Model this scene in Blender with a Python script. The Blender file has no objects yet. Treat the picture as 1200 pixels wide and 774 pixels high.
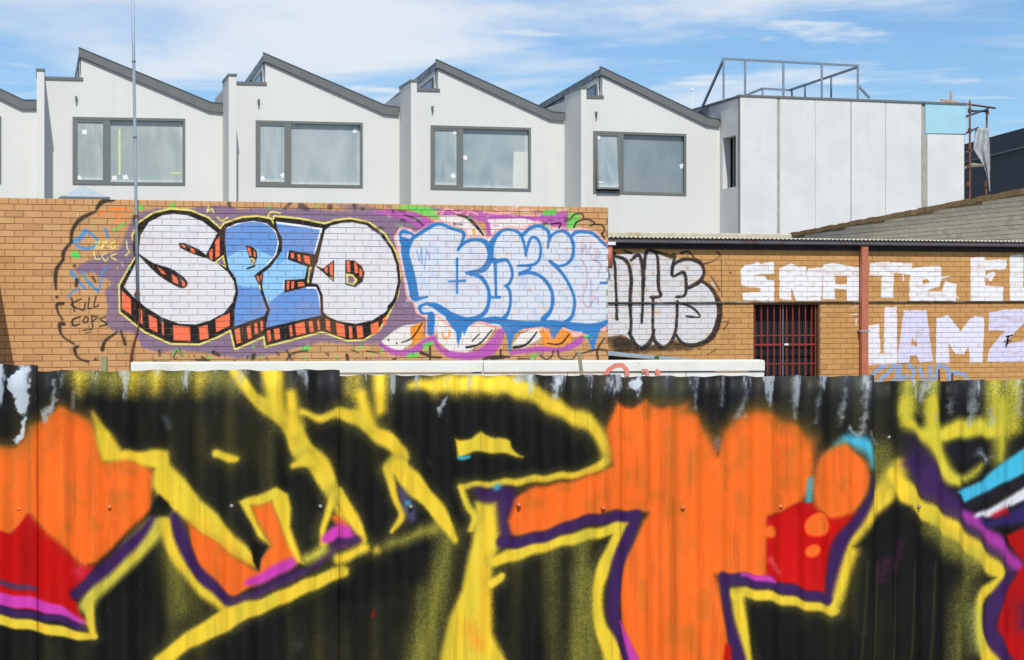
import bpy, math, random
import numpy as np
from mathutils import Vector, Matrix
random.seed(7)
R = math.radians
sc = bpy.context.scene
col = sc.collection

# ------------------------------------------------------------------ camera
F, H, CX, HY = 2200.0, 1.70, 600.0, 352.0        # focal length in photo pixels, eye height, principal column, horizon row
cam = bpy.data.objects.new('camera', bpy.data.cameras.new('camera'))
col.objects.link(cam)
cam.location = (0, 0, H)
cam.rotation_euler = (R(90), 0, 0)
cam.data.sensor_width = 36.0
cam.data.lens = 36.0 * F / 1200.0
cam.data.shift_y = (HY - 387.0) / 1200.0
cam.data.clip_end = 3000
sc.camera = cam

# ------------------------------------------------------------------ sky, sun, exposure
SUN_EL, SUN_AZ = R(48), R(6.5)                    # the sun stands behind the viewer, a little to the right
world = bpy.data.worlds.new('World'); sc.world = world; world.use_nodes = True
wn, wl = world.node_tree.nodes, world.node_tree.links
wn.clear()
out = wn.new('ShaderNodeOutputWorld'); bg = wn.new('ShaderNodeBackground')
sky = wn.new('ShaderNodeTexSky'); sky.sky_type = 'NISHITA'; sky.sun_disc = False
sky.sun_elevation = SUN_EL; sky.sun_rotation = math.pi - SUN_AZ
sky.altitude = 300; sky.air_density = 1.0; sky.dust_density = 0.35; sky.ozone_density = 2.2
tc = wn.new('ShaderNodeTexCoord')
sep = wn.new('ShaderNodeSeparateXYZ'); wl.new(tc.outputs['Generated'], sep.inputs[0])
zc = wn.new('ShaderNodeMath'); zc.operation = 'MAXIMUM'; zc.inputs[1].default_value = 0.03
wl.new(sep.outputs[2], zc.inputs[0])
def wmath(op, a, b):
    m = wn.new('ShaderNodeMath'); m.operation = op
    for i, v in enumerate((a, b)):
        if isinstance(v, (int, float)): m.inputs[i].default_value = v
        else: wl.new(v, m.inputs[i])
    return m.outputs[0]
cx_ = wmath('DIVIDE', sep.outputs[0], zc.outputs[0]); cy_ = wmath('DIVIDE', sep.outputs[1], zc.outputs[0])
cmb = wn.new('ShaderNodeCombineXYZ'); wl.new(cx_, cmb.inputs[0]); wl.new(cy_, cmb.inputs[1])
def cloud_layer(scale, detail, loc, lo, hi, rough=0.6, dist=0.6, sx=1.0):
    mp = wn.new('ShaderNodeMapping'); mp.inputs['Location'].default_value = loc
    mp.inputs['Scale'].default_value = (scale * sx, scale, 1); mp.inputs['Rotation'].default_value = (0, 0, R(20))
    wl.new(cmb.outputs[0], mp.inputs[0])
    n = wn.new('ShaderNodeTexNoise'); n.inputs['Scale'].default_value = 1; n.inputs['Detail'].default_value = detail
    n.inputs['Roughness'].default_value = rough; n.inputs['Distortion'].default_value = dist
    wl.new(mp.outputs[0], n.inputs['Vector'])
    r = wn.new('ShaderNodeMapRange'); r.interpolation_type = 'SMOOTHSTEP'
    r.inputs['From Min'].default_value = lo; r.inputs['From Max'].default_value = hi
    wl.new(n.outputs[0], r.inputs['Value'])
    return r.outputs[0]
veil = cloud_layer(0.34, 6, (31.038, 9.962, 0), 0.415, 0.64, 0.55, 0.8)
puff = cloud_layer(1.1, 8, (2.074, 6.274, 0), 0.52, 0.70, 0.6, 0.4)
mask = wmath('MAXIMUM', wmath('MULTIPLY', veil, 0.85), wmath('MULTIPLY', puff, 0.75))
tint = wn.new('ShaderNodeMix'); tint.data_type = 'RGBA'; tint.blend_type = 'MULTIPLY'
tint.inputs['Factor'].default_value = 1.0
wl.new(sky.outputs[0], tint.inputs['A']); tint.inputs['B'].default_value = (0.71, 0.92, 1.14, 1)
cm = wn.new('ShaderNodeMix'); cm.data_type = 'RGBA'
wl.new(mask, cm.inputs['Factor']); wl.new(tint.outputs['Result'], cm.inputs['A'])
cm.inputs['B'].default_value = (8.4, 8.8, 9.2, 1)
wl.new(cm.outputs['Result'], bg.inputs['Color']); bg.inputs['Strength'].default_value = 0.10
wl.new(bg.outputs[0], out.inputs[0])

sd = bpy.data.lights.new('sun', 'SUN'); sd.energy = 3.7; sd.angle = R(0.53); sd.color = (1.0, 0.955, 0.89)
sun = bpy.data.objects.new('sun', sd); col.objects.link(sun)
to_sun = Vector((math.sin(SUN_AZ) * math.cos(SUN_EL), -math.cos(SUN_AZ) * math.cos(SUN_EL), math.sin(SUN_EL)))
sun.rotation_euler = to_sun.to_track_quat('Z', 'Y').to_euler(); sun.location = (0, -5, 20)
sc.view_settings.view_transform = 'Standard'; sc.view_settings.look = 'None'
sc.view_settings.exposure = 0.0; sc.view_settings.gamma = 1.0; sc.view_settings.use_curve_mapping = False
sc.render.engine = 'CYCLES'
sc.cycles.max_bounces = 5; sc.cycles.use_denoising = True

# ------------------------------------------------------------------ geometry helpers
class Frame:
    """A vertical plane in the place: origin O on the ground, u runs along it, n faces out of it."""
    def __init__(s, O, u, n): s.O, s.u, s.n = Vector((O[0], O[1], 0)), Vector((u[0], u[1], 0)).normalized(), Vector((n[0], n[1], 0)).normalized()
    def w(s, a, z, d=0.0): return s.O + s.u * a + s.n * d + Vector((0, 0, z))
    def px(s, x, y, d=0.0):
        """place seen at photo pixel x, y on the plane moved out by d -> (along, height)"""
        r = Vector(((x - CX) / F, 1, (HY - y) / F)); O = s.O + s.n * d
        k = O.dot(s.n) / r.dot(s.n); p = r * k
        return (p - O).dot(s.u), H + p.z
    def a(s, x, d=0.0): return s.px(x, HY, d)[0]
def plane(Z0, T): return Frame((0, Z0), (1, T), (T, -1))
def to_px(p): return CX + F * p[0] / p[1], HY - F * (p[2] - H) / p[1]

class MB:
    def __init__(s): s.v, s.f = [], []
    def add(s, vs, fs):
        b = len(s.v); s.v += [Vector(v) for v in vs]; s.f += [tuple(i + b for i in f) for f in fs]; return s
    def box8(s, p): return s.add(p, [(0, 3, 2, 1), (4, 5, 6, 7), (0, 1, 5, 4), (1, 2, 6, 5), (2, 3, 7, 6), (3, 0, 4, 7)])
    def fbox(s, fr, a0, a1, z0, z1, d0, d1):
        W = fr.w
        return s.box8([W(a0, z0, d0), W(a1, z0, d0), W(a1, z0, d1), W(a0, z0, d1), W(a0, z1, d0), W(a1, z1, d0), W(a1, z1, d1), W(a0, z1, d1)])
    def prism(s, fr, pts, d0, d1):
        n = len(pts); v = [fr.w(a, z, d0) for a, z in pts] + [fr.w(a, z, d1) for a, z in pts]
        return s.add(v, [tuple(range(n)), tuple(range(2 * n - 1, n - 1, -1))] + [(i, i + n, (i + 1) % n + n, (i + 1) % n) for i in range(n)])
    def sweep(s, pts, off):
        """closed polygon pts (world) swept by vector off"""
        n = len(pts); off = Vector(off); v = [Vector(p) for p in pts]; v += [p + off for p in v]
        return s.add(v, [tuple(range(n)), tuple(range(2 * n - 1, n - 1, -1))] + [(i, i + n, (i + 1) % n + n, (i + 1) % n) for i in range(n)])
    def tube(s, pts, r, k=8, cap=True):
        pts = [Vector(p) for p in pts]; rr = r if isinstance(r, (list, tuple)) else [r] * len(pts); b = len(s.v)
        for i, p in enumerate(pts):
            t = (pts[min(i + 1, len(pts) - 1)] - pts[max(i - 1, 0)]).normalized()
            h = Vector((0, 0, 1)) if abs(t.z) < 0.9 else Vector((1, 0, 0))
            x = t.cross(h).normalized(); y = t.cross(x)
            s.v += [p + x * rr[i] * math.cos(2 * math.pi * (j + .5) / k) + y * rr[i] * math.sin(2 * math.pi * (j + .5) / k) for j in range(k)]
        for i in range(len(pts) - 1):
            for j in range(k):
                s.f.append((b + i * k + j, b + i * k + (j + 1) % k, b + (i + 1) * k + (j + 1) % k, b + (i + 1) * k + j))
        if cap:
            s.f.append(tuple(b + j for j in range(k))[::-1]); e = b + (len(pts) - 1) * k; s.f.append(tuple(e + j for j in range(k)))
        return s
    def mesh(s, name, mat, origin=Vector((0, 0, 0)), smooth=False):
        m = bpy.data.meshes.new(name); m.from_pydata([tuple(v - origin) for v in s.v], [], s.f); m.update()
        if mat: m.materials.append(mat)
        if smooth:
            m.polygons.foreach_set('use_smooth', [True] * len(m.polygons))
        return m
def base_of(o):
    p = Vector((0, 0, 0))
    while o is not None: p += o.location; o = o.parent
    return p
def tag(o, label=None, cat=None, group=None, kind=None):
    for k, v in (('label', label), ('category', cat), ('group', group), ('kind', kind)):
        if v: o[k] = v
    return o
def thing(name, loc, label, cat, group=None, kind=None):
    o = bpy.data.objects.new(name, None); col.objects.link(o); o.location = loc; o.empty_display_size = .2
    return tag(o, label, cat, group, kind)
def part(name, mb, mat, parent=None, smooth=False, bevel=0.0):
    o = bpy.data.objects.new(name, mb.mesh(name, mat, base_of(parent), smooth)); col.objects.link(o); o.parent = parent
    if bevel:
        b = o.modifiers.new('bevel', 'BEVEL'); b.width = bevel; b.segments = 2; b.limit_method = 'ANGLE'
    return o
def single(name, mb, mat, label, cat, smooth=False, bevel=0.0, group=None, loc=None):
    """a thing that is one mesh, its origin at its base"""
    vs = mb.v; o0 = loc or Vector((sum(v.x for v in vs) / len(vs), sum(v.y for v in vs) / len(vs), min(v.z for v in vs)))
    o = bpy.data.objects.new(name, mb.mesh(name, mat, Vector(o0), smooth)); col.objects.link(o); o.location = o0
    if bevel:
        b = o.modifiers.new('bevel', 'BEVEL'); b.width = bevel; b.segments = 2; b.limit_method = 'ANGLE'
    return tag(o, label, cat, group)

# ------------------------------------------------------------------ material helpers
def lin(c):
    return tuple(((v / 255) / 12.92 if v / 255 <= .04045 else ((v / 255 + .055) / 1.055) ** 2.4) for v in c)
class Mat:
    def __init__(s, name, rough=0.6, spec=0.4, metal=0.0):
        s.m = bpy.data.materials.new(name); s.m.use_nodes = True; s.n = s.m.node_tree.nodes; s.l = s.m.node_tree.links
        s.b = s.n['Principled BSDF']; s.b.inputs['Roughness'].default_value = rough
        s.b.inputs['Specular IOR Level'].default_value = spec; s.b.inputs['Metallic'].default_value = metal
    def val(s, sock, v):
        if isinstance(v, (int, float)): sock.default_value = v
        elif isinstance(v, (tuple, list)): sock.default_value = tuple(v) + ((1,) if len(v) == 3 and len(sock.default_value) == 4 else ())
        else: s.l.new(v, sock)
    def math(s, op, a, b=0.0, c=None):
        m = s.n.new('ShaderNodeMath'); m.operation = op; s.val(m.inputs[0], a); s.val(m.inputs[1], b)
        if c is not None: s.val(m.inputs[2], c)
        return m.outputs[0]
    def vmath(s, op, a, b):
        m = s.n.new('ShaderNodeVectorMath'); m.operation = op; s.val(m.inputs[0], a); s.val(m.inputs[1], b)
        return m.outputs['Value'] if op == 'DOT_PRODUCT' else m.outputs[0]
    def pos(s): return s.n.new('ShaderNodeNewGeometry').outputs['Position']
    def scaled(s, v, sc_): return s.vmath('MULTIPLY', v, sc_)
    def noise(s, scale, detail=4, rough=.6, vec=None, dist=0.0):
        n = s.n.new('ShaderNodeTexNoise'); n.inputs['Scale'].default_value = scale; n.inputs['Detail'].default_value = detail
        n.inputs['Roughness'].default_value = rough; n.inputs['Distortion'].default_value = dist
        s.l.new(vec or s.pos(), n.inputs['Vector']); return n.outputs[0]
    def ramp(s, v, lo, hi, a=0.0, b=1.0):
        r = s.n.new('ShaderNodeMapRange'); s.val(r.inputs['Value'], v); r.interpolation_type = 'SMOOTHSTEP'
        for k, x in zip(('From Min', 'From Max', 'To Min', 'To Max'), (lo, hi, a, b)): r.inputs[k].default_value = x
        return r.outputs[0]
    def mix(s, f, a, b, mode='MIX'):
        m = s.n.new('ShaderNodeMix'); m.data_type = 'RGBA'; m.blend_type = mode
        s.val(m.inputs['Factor'], f); s.val(m.inputs['A'], a); s.val(m.inputs['B'], b); return m.outputs['Result']
    def color(s, c): s.val(s.b.inputs['Base Color'], c); return s
    def bump(s, h, dist=0.002, strength=1.0):
        b = s.n.new('ShaderNodeBump'); b.inputs['Distance'].default_value = dist; b.inputs['Strength'].default_value = strength
        s.val(b.inputs['Height'], h); s.l.new(b.outputs[0], s.b.inputs['Normal']); return s
    def rough(s, v): s.val(s.b.inputs['Roughness'], v); return s
def flat(name, rgb, rough=.6, var=.12, scale=6.0, metal=0.0, spec=.4, bump=0.0, stain=None, stain_amt=.5, stain_scale=2.5):
    """one-coloured surface with mottling, light wear and optional stains"""
    m = Mat(name, rough, spec, metal); c = lin(rgb)
    n = m.ramp(m.noise(scale, 6, .65), .25, .75, 1 - var, 1 + var * .6)
    k = m.n.new('ShaderNodeCombineXYZ')
    for i in range(3): m.l.new(n, k.inputs[i])
    cc = m.vmath('MULTIPLY', tuple(c), k.outputs[0])
    if stain:
        f = m.ramp(m.noise(stain_scale, 7, .7, dist=.4), .52, .72, 0, stain_amt); cc = m.mix(f, cc, lin(stain))
    m.color(cc)
    if bump: m.bump(m.noise(scale * 12, 3, .6), bump)
    m.rough(m.ramp(m.noise(scale * 2, 3), .3, .7, max(rough - .12, .05), min(rough + .12, 1)))
    return m.m

# ------------------------------------------------------------------ spray paint, worked out in code
def vnoise(x, y, seed=0):
    """smooth value noise on arrays"""
    xi, yi = np.floor(x).astype(np.int64), np.floor(y).astype(np.int64); fx, fy = x - xi, y - yi
    fx, fy = fx * fx * (3 - 2 * fx), fy * fy * (3 - 2 * fy)
    def h(a, b):
        k = (a * 374761393 + b * 668265263 + seed * 1442695041) & 0xffffffff
        k = ((k ^ (k >> 13)) * 1274126177) & 0xffffffff
        return ((k ^ (k >> 16)) & 0xffff) / 65535.0
    return (h(xi, yi) * (1 - fx) + h(xi + 1, yi) * fx) * (1 - fy) + (h(xi, yi + 1) * (1 - fx) + h(xi + 1, yi + 1) * fx) * fy
def fbm(x, y, seed=0, o=4):
    t, a, s_ = 0, .5, 0
    for i in range(o): t = t + a * vnoise(x, y, seed + i * 17); s_ += a; x, y, a = x * 2.03, y * 2.03, a * .5
    return t / s_
def smooth_path(pts, closed=False, n=5):
    P = [np.array(p, float) for p in pts]; N = len(P); o = []
    for i in range(N if closed else N - 1):
        p0, p1, p2, p3 = (P[(i - 1) % N], P[i], P[(i + 1) % N], P[(i + 2) % N]) if closed else (P[max(i - 1, 0)], P[i], P[i + 1], P[min(i + 2, N - 1)])
        for k in range(n):
            t = k / n; o.append(.5 * ((2 * p1) + (p2 - p0) * t + (2 * p0 - 5 * p1 + 4 * p2 - p3) * t * t + (3 * p1 - p0 - 3 * p2 + p3) * t ** 3))
    if not closed: o.append(P[-1])
    return o
class Paint:
    """a painted wall: texel grid over (along, height); shapes are given as drawn, each with softness and ragged edge"""
    def __init__(s, fx, a0, a1, z0, z1, res, base=None, wave=None):
        s.a0, s.a1, s.z0, s.z1 = a0, a1, z0, z1
        s.w, s.h = int((a1 - a0) * res), int((z1 - z0) * res)
        a = a0 + (np.arange(s.w) + .5) / s.w * (a1 - a0); z = z0 + (np.arange(s.h) + .5) / s.h * (z1 - z0)
        cols = [fx(v) for v in a]                                  # x column and depth of each column of texels
        X = np.array([c[0] for c in cols]); D = np.array([c[1] for c in cols])
        s.colx = X; s.PX = np.repeat(X[None, :], s.h, 0).astype(np.float32)
        s.PY = (HY - F * (z[:, None] - H) / D[None, :]).astype(np.float32)
        s.A, s.Z = np.meshgrid(a, z)
        if wave is not None: s.PY = s.PY + wave(s.A).astype(np.float32)
        s.rgb = np.zeros((s.h, s.w, 3), np.float32); s.al = np.zeros((s.h, s.w), np.float32)
        if base is not None: s.rgb[:] = np.array(base) / 255; s.al[:] = 1
        s.T = (0, 0, 1)
        s.n1 = (fbm(s.PX / 5, s.PY / 5, 3, 3) - .5).astype(np.float32)
        s.n2 = (fbm(s.PX / 1.3, s.PY / 1.3, 9, 2) - .5).astype(np.float32)
    def crop(s, x0, y0, k): s.T = (x0, y0, k)
    def tr(s, pts): return [(s.T[0] + p[0] / s.T[2], s.T[1] + p[1] / s.T[2]) + tuple(v / s.T[2] for v in p[2:]) for p in pts]
    def window(s, pts, pad):
        x = [p[0] for p in pts]; y = [p[1] for p in pts]
        c = np.where((s.colx > min(x) - pad) & (s.colx < max(x) + pad))[0]
        if len(c) == 0: return None
        c0, c1 = c[0], c[-1] + 1; PY = s.PY[:, c0:c1]
        r = np.where((PY.max(1) > min(y) - pad) & (PY.min(1) < max(y) + pad))[0]
        if len(r) == 0: return None
        return slice(r[0], r[-1] + 1), slice(c0, c1)
    def over(s, win, cov, c, speck):
        if speck: cov = np.clip(cov + cov * (1 - cov) * 4 * s.n2[win] * speck, 0, 1)
        c = np.array(c, np.float32) / 255; a = s.al[win]; o = cov + a * (1 - cov)
        s.rgb[win] = np.where(o[..., None] > 1e-4, (c * cov[..., None] + s.rgb[win] * (a * (1 - cov))[..., None]) / np.maximum(o, 1e-4)[..., None], s.rgb[win])
        s.al[win] = o
    def sdf_poly(s, P, win):
        x, y = s.PX[win], s.PY[win]; d = np.full(x.shape, 1e9, np.float32); ins = np.zeros(x.shape, bool)
        for i in range(len(P)):
            (x0, y0), (x1, y1) = P[i][:2], P[(i + 1) % len(P)][:2]; ex, ey = x1 - x0, y1 - y0; L = ex * ex + ey * ey
            if L < 1e-9: continue
            t = np.clip(((x - x0) * ex + (y - y0) * ey) / L, 0, 1); d = np.minimum(d, (x - x0 - t * ex) ** 2 + (y - y0 - t * ey) ** 2)
            if y0 != y1: ins ^= ((y0 > y) != (y1 > y)) & (x < ex * (y - y0) / (y1 - y0) + x0)
        d = np.sqrt(d); return np.where(ins, -d, d)
    def poly(s, pts, c, soft=.6, alpha=1.0, rough=0.0, curve=False, clip=None, speck=0.0):
        P = s.tr(pts)
        if curve: P = [tuple(p) for p in smooth_path(P, True, 4)]
        win = s.window(P, soft * 2 + rough * 2 + 1)
        if win is None: return
        d = s.sdf_poly(P, win) + s.n1[win] * rough * 2
        cov = np.clip(.5 - d / (2 * soft), 0, 1); cov = cov * cov * (3 - 2 * cov) * alpha
        if clip is not None: cov = cov * np.clip(.5 - s.sdf_poly(s.tr(clip), win), 0, 1)
        s.over(win, cov, c, speck)
    def line(s, pts, c, soft=.6, alpha=1.0, rough=0.0, curve=True, r=None, speck=0.0):
        P = [tuple(p) if len(p) > 2 else tuple(p) + (r,) for p in pts]; P = s.tr(P)
        if curve and len(P) > 2: P = [tuple(p) for p in smooth_path(P, False, 4)]
        m = max(p[2] for p in P); win = s.window(P, m + soft * 2 + rough * 2 + 1)
        if win is None: return
        x, y = s.PX[win], s.PY[win]; d = np.full(x.shape, 1e9, np.float32)
        for (x0, y0, r0), (x1, y1, r1) in zip(P[:-1], P[1:]) if len(P) > 1 else [(P[0], P[0])]:
            ex, ey = x1 - x0, y1 - y0; t = np.clip(((x - x0) * ex + (y - y0) * ey) / max(ex * ex + ey * ey, 1e-9), 0, 1)
            d = np.minimum(d, np.hypot(x - x0 - t * ex, y - y0 - t * ey) - (r0 + (r1 - r0) * t))
        d = d + s.n1[win] * rough * 2
        cov = np.clip(.5 - d / (2 * soft), 0, 1); cov = cov * cov * (3 - 2 * cov) * alpha
        s.over(win, cov, c, speck)
    def image(s, name):
        im = bpy.data.images.new(name, s.w, s.h, alpha=True); im.colorspace_settings.name = 'sRGB'; im.alpha_mode = 'CHANNEL_PACKED'
        px = np.concatenate([np.clip(s.rgb, 0, 1), s.al[..., None]], 2).astype(np.float32).ravel()
        im.pixels.foreach_set(px); im.update(); im.pack(); return im

# ================================================================== the setting: ground
gm = Mat('ground_concrete', .9, .3)
gm.color(gm.mix(gm.ramp(gm.noise(.6, 8, .7), .35, .7), lin((118, 113, 104)), lin((84, 80, 74)))).bump(gm.noise(40, 4, .7), .004)
g = MB(); g.add([(-900, -200, 0), (900, -200, 0), (900, 1500, 0), (-900, 1500, 0)], [(0, 1, 2, 3)])
tag(part('ground', g, gm.m), kind='structure')

# the planes the buildings stand on
LW = plane(26.7, .316)                 # face of the long painted brick wall
RW = plane(29.5, .327)                 # face of the brick building with the barred window
FW = plane(56.0, .25)                  # face of the townhouses
FIN = 1.8                              # how far their fin walls come forward
GW = Frame((9.41, 34.5), (-.25, 1), (-1, -.25))   # side wall of grey brick running away from the viewer

# ================================================================== materials
def brick_mat(name, fr, tones, paint=None, mortar=False, wear=.25, off=0.0):
    """brick (or its mortar) on a wall; tone changes from brick to brick, paint lies on top"""
    m = Mat(name, .85, .25)
    p = m.vmath('SUBTRACT', m.pos(), tuple(fr.O)); a = m.vmath('DOT_PRODUCT', p, tuple(fr.u))
    z = m.vmath('DOT_PRODUCT', p, (0, 0, 1.0))
    if mortar:
        c = m.mix(m.ramp(m.noise(9, 5, .7), .3, .7), lin(tones[0]), lin(tones[1]))
    else:
        row = m.math('FLOOR', m.math('DIVIDE', m.math('SUBTRACT', z, off), .086))
        par = m.math('MULTIPLY', m.math('FLOORED_MODULO', row, 2.0), .5)
        br = m.math('FLOOR', m.math('ADD', m.math('DIVIDE', a, .24), par))
        k = m.n.new('ShaderNodeCombineXYZ'); m.l.new(br, k.inputs[0]); m.l.new(row, k.inputs[1])
        wnz = m.n.new('ShaderNodeTexWhiteNoise'); m.l.new(k.outputs[0], wnz.inputs['Vector'])
        c = m.mix(wnz.outputs['Value'], lin(tones[0]), lin(tones[1]))
        big = m.ramp(m.noise(.7, 5, .65), .3, .7); c = m.mix(m.math('MULTIPLY', big, .45), c, lin(tones[2]))
        odd = m.ramp(wnz.outputs['Value'], .94, .95, 0, .28); c = m.mix(odd, c, lin(tones[3]))
        c = m.mix(m.ramp(m.noise(60, 3, .7), .3, .8, 0, .30), c, lin(tones[3]))
    if paint is not None:
        im, P = paint
        t = m.n.new('ShaderNodeTexImage'); t.image = im; t.extension = 'CLIP'; t.interpolation = 'Linear'
        k = m.n.new('ShaderNodeCombineXYZ')
        m.l.new(m.math('DIVIDE', m.math('SUBTRACT', a, P.a0), P.a1 - P.a0), k.inputs[0])
        m.l.new(m.math('DIVIDE', m.math('SUBTRACT', z, P.z0), P.z1 - P.z0), k.inputs[1])
        m.l.new(k.outputs[0], t.inputs['Vector'])
        w = m.ramp(m.noise(26, 6, .75), .60, .78, 1.0, 1.0 - wear)
        f = m.math('MULTIPLY', t.outputs['Alpha'], w)
        if mortar: f = m.math('MULTIPLY', f, .42)
        c = m.mix(f, c, t.outputs['Color'])
        m.rough(m.math('SUBTRACT', .88, m.math('MULTIPLY', f, .25)))
    m.color(c).bump(m.noise(140, 4, .7), .0025, .6)
    return m.m
M = {}
M['grey_paint'] = flat('grey_metal_paint', (108, 112, 111), .45, .06, 3)
M['grey_dark'] = flat('charcoal_sheet', (70, 76, 82), .45, .1, 2)
M['window_frame'] = flat('grey_aluminium_frame', (112, 117, 114), .4, .05, 5)
M['galv'] = flat('galvanised_steel', (158, 174, 188), .5, .12, 14, .1)
M['steel'] = flat('primed_steel', (128, 141, 156), .5, .12, 8, .2)
M['dark'] = flat('dark_interior', (34, 37, 40), .7, .2, 2)
M['black_board'] = flat('near_black_timber', (38, 33, 31), .6, .25, 7)
M['red_steel'] = flat('red_oxide_bar', (150, 52, 44), .55, .2, 22, stain=(70, 35, 30), stain_amt=.5, stain_scale=14)
M['pipe'] = flat('terracotta_painted_pipe', (186, 110, 84), .5, .12, 9, stain=(150, 120, 118), stain_amt=.6, stain_scale=4)
M['timber'] = flat('weathered_timber', (150, 142, 116), .85, .25, 18)
M['rust'] = flat('rusty_steel', (112, 74, 58), .8, .35, 26)
M['white_board'] = flat('white_painted_board', (226, 226, 218), .55, .05, 6, stain=(190, 186, 172), stain_amt=.45, stain_scale=5)
M['plastic'] = flat('white_plastic', (232, 234, 236), .4, .04, 4)

# ================================================================== corrugated fence
PITCH = 0.0762
seam = [(36, 4.65), (390, 4.88), (720, 5.053), (1015, 5.293), (1270, 5.585)]
pl = [Vector(((x - CX) / F * z, z)) for x, z in seam]
d0 = (pl[0] - pl[1]).normalized(); d0 = Vector((d0.x, d0.y - .03)).normalized()
pl = [pl[0] + d0 * 2.286, pl[0] + d0 * 1.524, pl[0] + d0 * .762] + pl
d1 = (pl[-1] - pl[-2]).normalized(); pl += [pl[-1] + d1 * .762, pl[-1] + d1 * 1.524]
cum = [0.0]
for i in range(len(pl) - 1): cum.append(cum[-1] + (pl[i + 1] - pl[i]).length)
def fence_at(a):
    i = max(0, min(len(pl) - 2, sum(1 for c in cum[1:-1] if a >= c))); t = (a - cum[i]) / (cum[i + 1] - cum[i])
    return pl[i] + (pl[i + 1] - pl[i]) * t
def fence_px(a):
    p = fence_at(a); return CX + F * p.x / p.y, p.y
SOFT = 3.2
Pf = Paint(fence_px, 0, cum[-1], 0.55, 1.66, 620, base=(17, 17, 16), wave=lambda a: 1.6 * np.cos(2 * math.pi * a / PITCH))
YEL, OLI, ORA, RED, PUR, PIN, BLK, CYA, ZIN = (240, 206, 54), (168, 162, 62), (250, 112, 34), (203, 8, 7), (58, 32, 84), (203, 62, 172), (17, 17, 16), (66, 180, 214), (186, 196, 206)
rib = np.cos(2 * math.pi * Pf.A / PITCH)                            # crests of the sheets catch more paint and wear
# bluish faded black and bare zinc along the top of the sheets
fade = np.clip(1 - (Pf.PY - 438) / 65, 0, 1) * np.clip(fbm(Pf.PX / 30, Pf.PY / 90, 21, 4) * 2.2 - .6, 0, 1)
Pf.over((slice(None), slice(None)), (fade * .9 * np.clip((Pf.PX - 200) / 500, .5, 1)).astype(np.float32), (64, 68, 84), 0)
def zinc(x0, x1, ys, amount, th, seed):
    reach = np.clip(1 - (Pf.PY - 436) / ys, 0, 1); k = np.clip((Pf.PX - x0) / 8, 0, 1) * np.clip((x1 - Pf.PX) / 8, 0, 1)
    n = fbm(Pf.PX / 9, Pf.PY / 38, seed, 5) + .16 * rib + .35 * (reach - .5)
    fine = fbm(Pf.PX / 1.8, Pf.PY / 5, seed + 3, 3)
    Pf.over((slice(None), slice(None)), (np.clip((n - th + .07) * 4, 0, .55) * k * amount * (reach > 0)).astype(np.float32), (104, 110, 122), 0)
    Pf.over((slice(None), slice(None)), (np.clip((n + .3 * (fine - .5) - th - .02) * 9, 0, 1) * k * amount * (reach > 0)).astype(np.float32), ZIN, 0)
def L(pts, c, soft=SOFT, **k):
    if c is YEL and soft >= 2.2 and 'alpha' not in k: Pf.line([tuple(p[:2]) + (p[2] + 4,) for p in pts], (126, 118, 44), soft=soft * 2.6 + 6, alpha=.62, speck=.4)
    Pf.line(pts, c, soft=soft * 1.15 + .4, speck=.3, **k)
def G(pts, c, soft=2.2, **k):
    if c is ORA: Pf.poly(pts, (150, 96, 34), soft=soft * 3.2 + 4, alpha=.8, speck=.3)
    if c is YEL: Pf.poly(pts, (126, 118, 44), soft=soft * 2.4 + 5, alpha=.6, speck=.35)
    Pf.poly(pts, c, soft=soft * 1.15 + .4, speck=.3, **k)
def H_(pts, c, alpha=.5, soft=16): Pf.line(pts, c, soft=soft * 1.25, alpha=min(1, alpha * 1.05), speck=.4)
mist = np.clip(fbm(Pf.PX / 70, Pf.PY / 130, 61, 4) * 2.4 - .95, 0, 1) * (.35 + .65 * np.clip(.5 + .5 * np.cos(2 * math.pi * Pf.A / PITCH + 6 * fbm(Pf.A * .8, Pf.Z * .6, 63, 2)), 0, 1)) * (.6 + .8 * fbm(Pf.PX / 1.4, Pf.PY / 1.4, 67, 2))
Pf.over((slice(None), slice(None)), np.clip(mist * .55, 0, .6).astype(np.float32), (96, 92, 40), 0)
scuff = np.clip((fbm(Pf.PX / 14, Pf.PY / 26, 71, 5) - .66) * 6, 0, 1) * np.clip((vnoise(Pf.PX / 90, Pf.PY / 70, 73) - .5) * 3, 0, 1)
Pf.over((slice(None), slice(None)), (scuff * .22).astype(np.float32), (96, 100, 112), 0)
# ---- first stretch of the fence
Pf.crop(0, 420, 2.1875)
H_([(190, 45, 14), (330, 55, 18), (480, 50, 16), (600, 55, 14)], (140, 134, 52), .75, 16)
for x, a in ((205, .75), (250, .4), (295, .55), (340, .85), (400, .9), (460, .5), (510, .7), (555, .4), (600, .35)):
    H_([(x, 40, 14), (x - 4, 85, 6)], YEL if a > .6 else OLI, a, 12)
H_([(690, 190, 8), (690, 330, 6)], OLI, .35, 10); H_([(430, 440, 20), (470, 640, 26)], OLI, .5, 16)
L([(600, 30, 10), (640, 90, 15), (690, 128, 19), (745, 180, 20), (775, 235, 28), (812, 268, 28), (845, 330, 20), (880, 410, 14)], YEL)
L([(754, 273, 8), (792, 262, 18)], YEL); L([(697, 30, 26), (705, 100, 22), (720, 150, 18)], YEL, 5); L([(745, 90, 12), (757, 180, 18)], YEL, 5)
L([(770, 140, 7), (820, 152, 10), (850, 146, 10), (880, 138, 12)], YEL)
L([(852, 355, 9), (836, 410, 8), (827, 440, 7), (829, 474, 8)], YEL, 2.2)
G([(-150, 300), (-90, 236), (40, 225), (74, 190), (76, 395), (50, 428), (25, 450), (-90, 440), (-150, 400)], ORA, 3.5)
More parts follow.
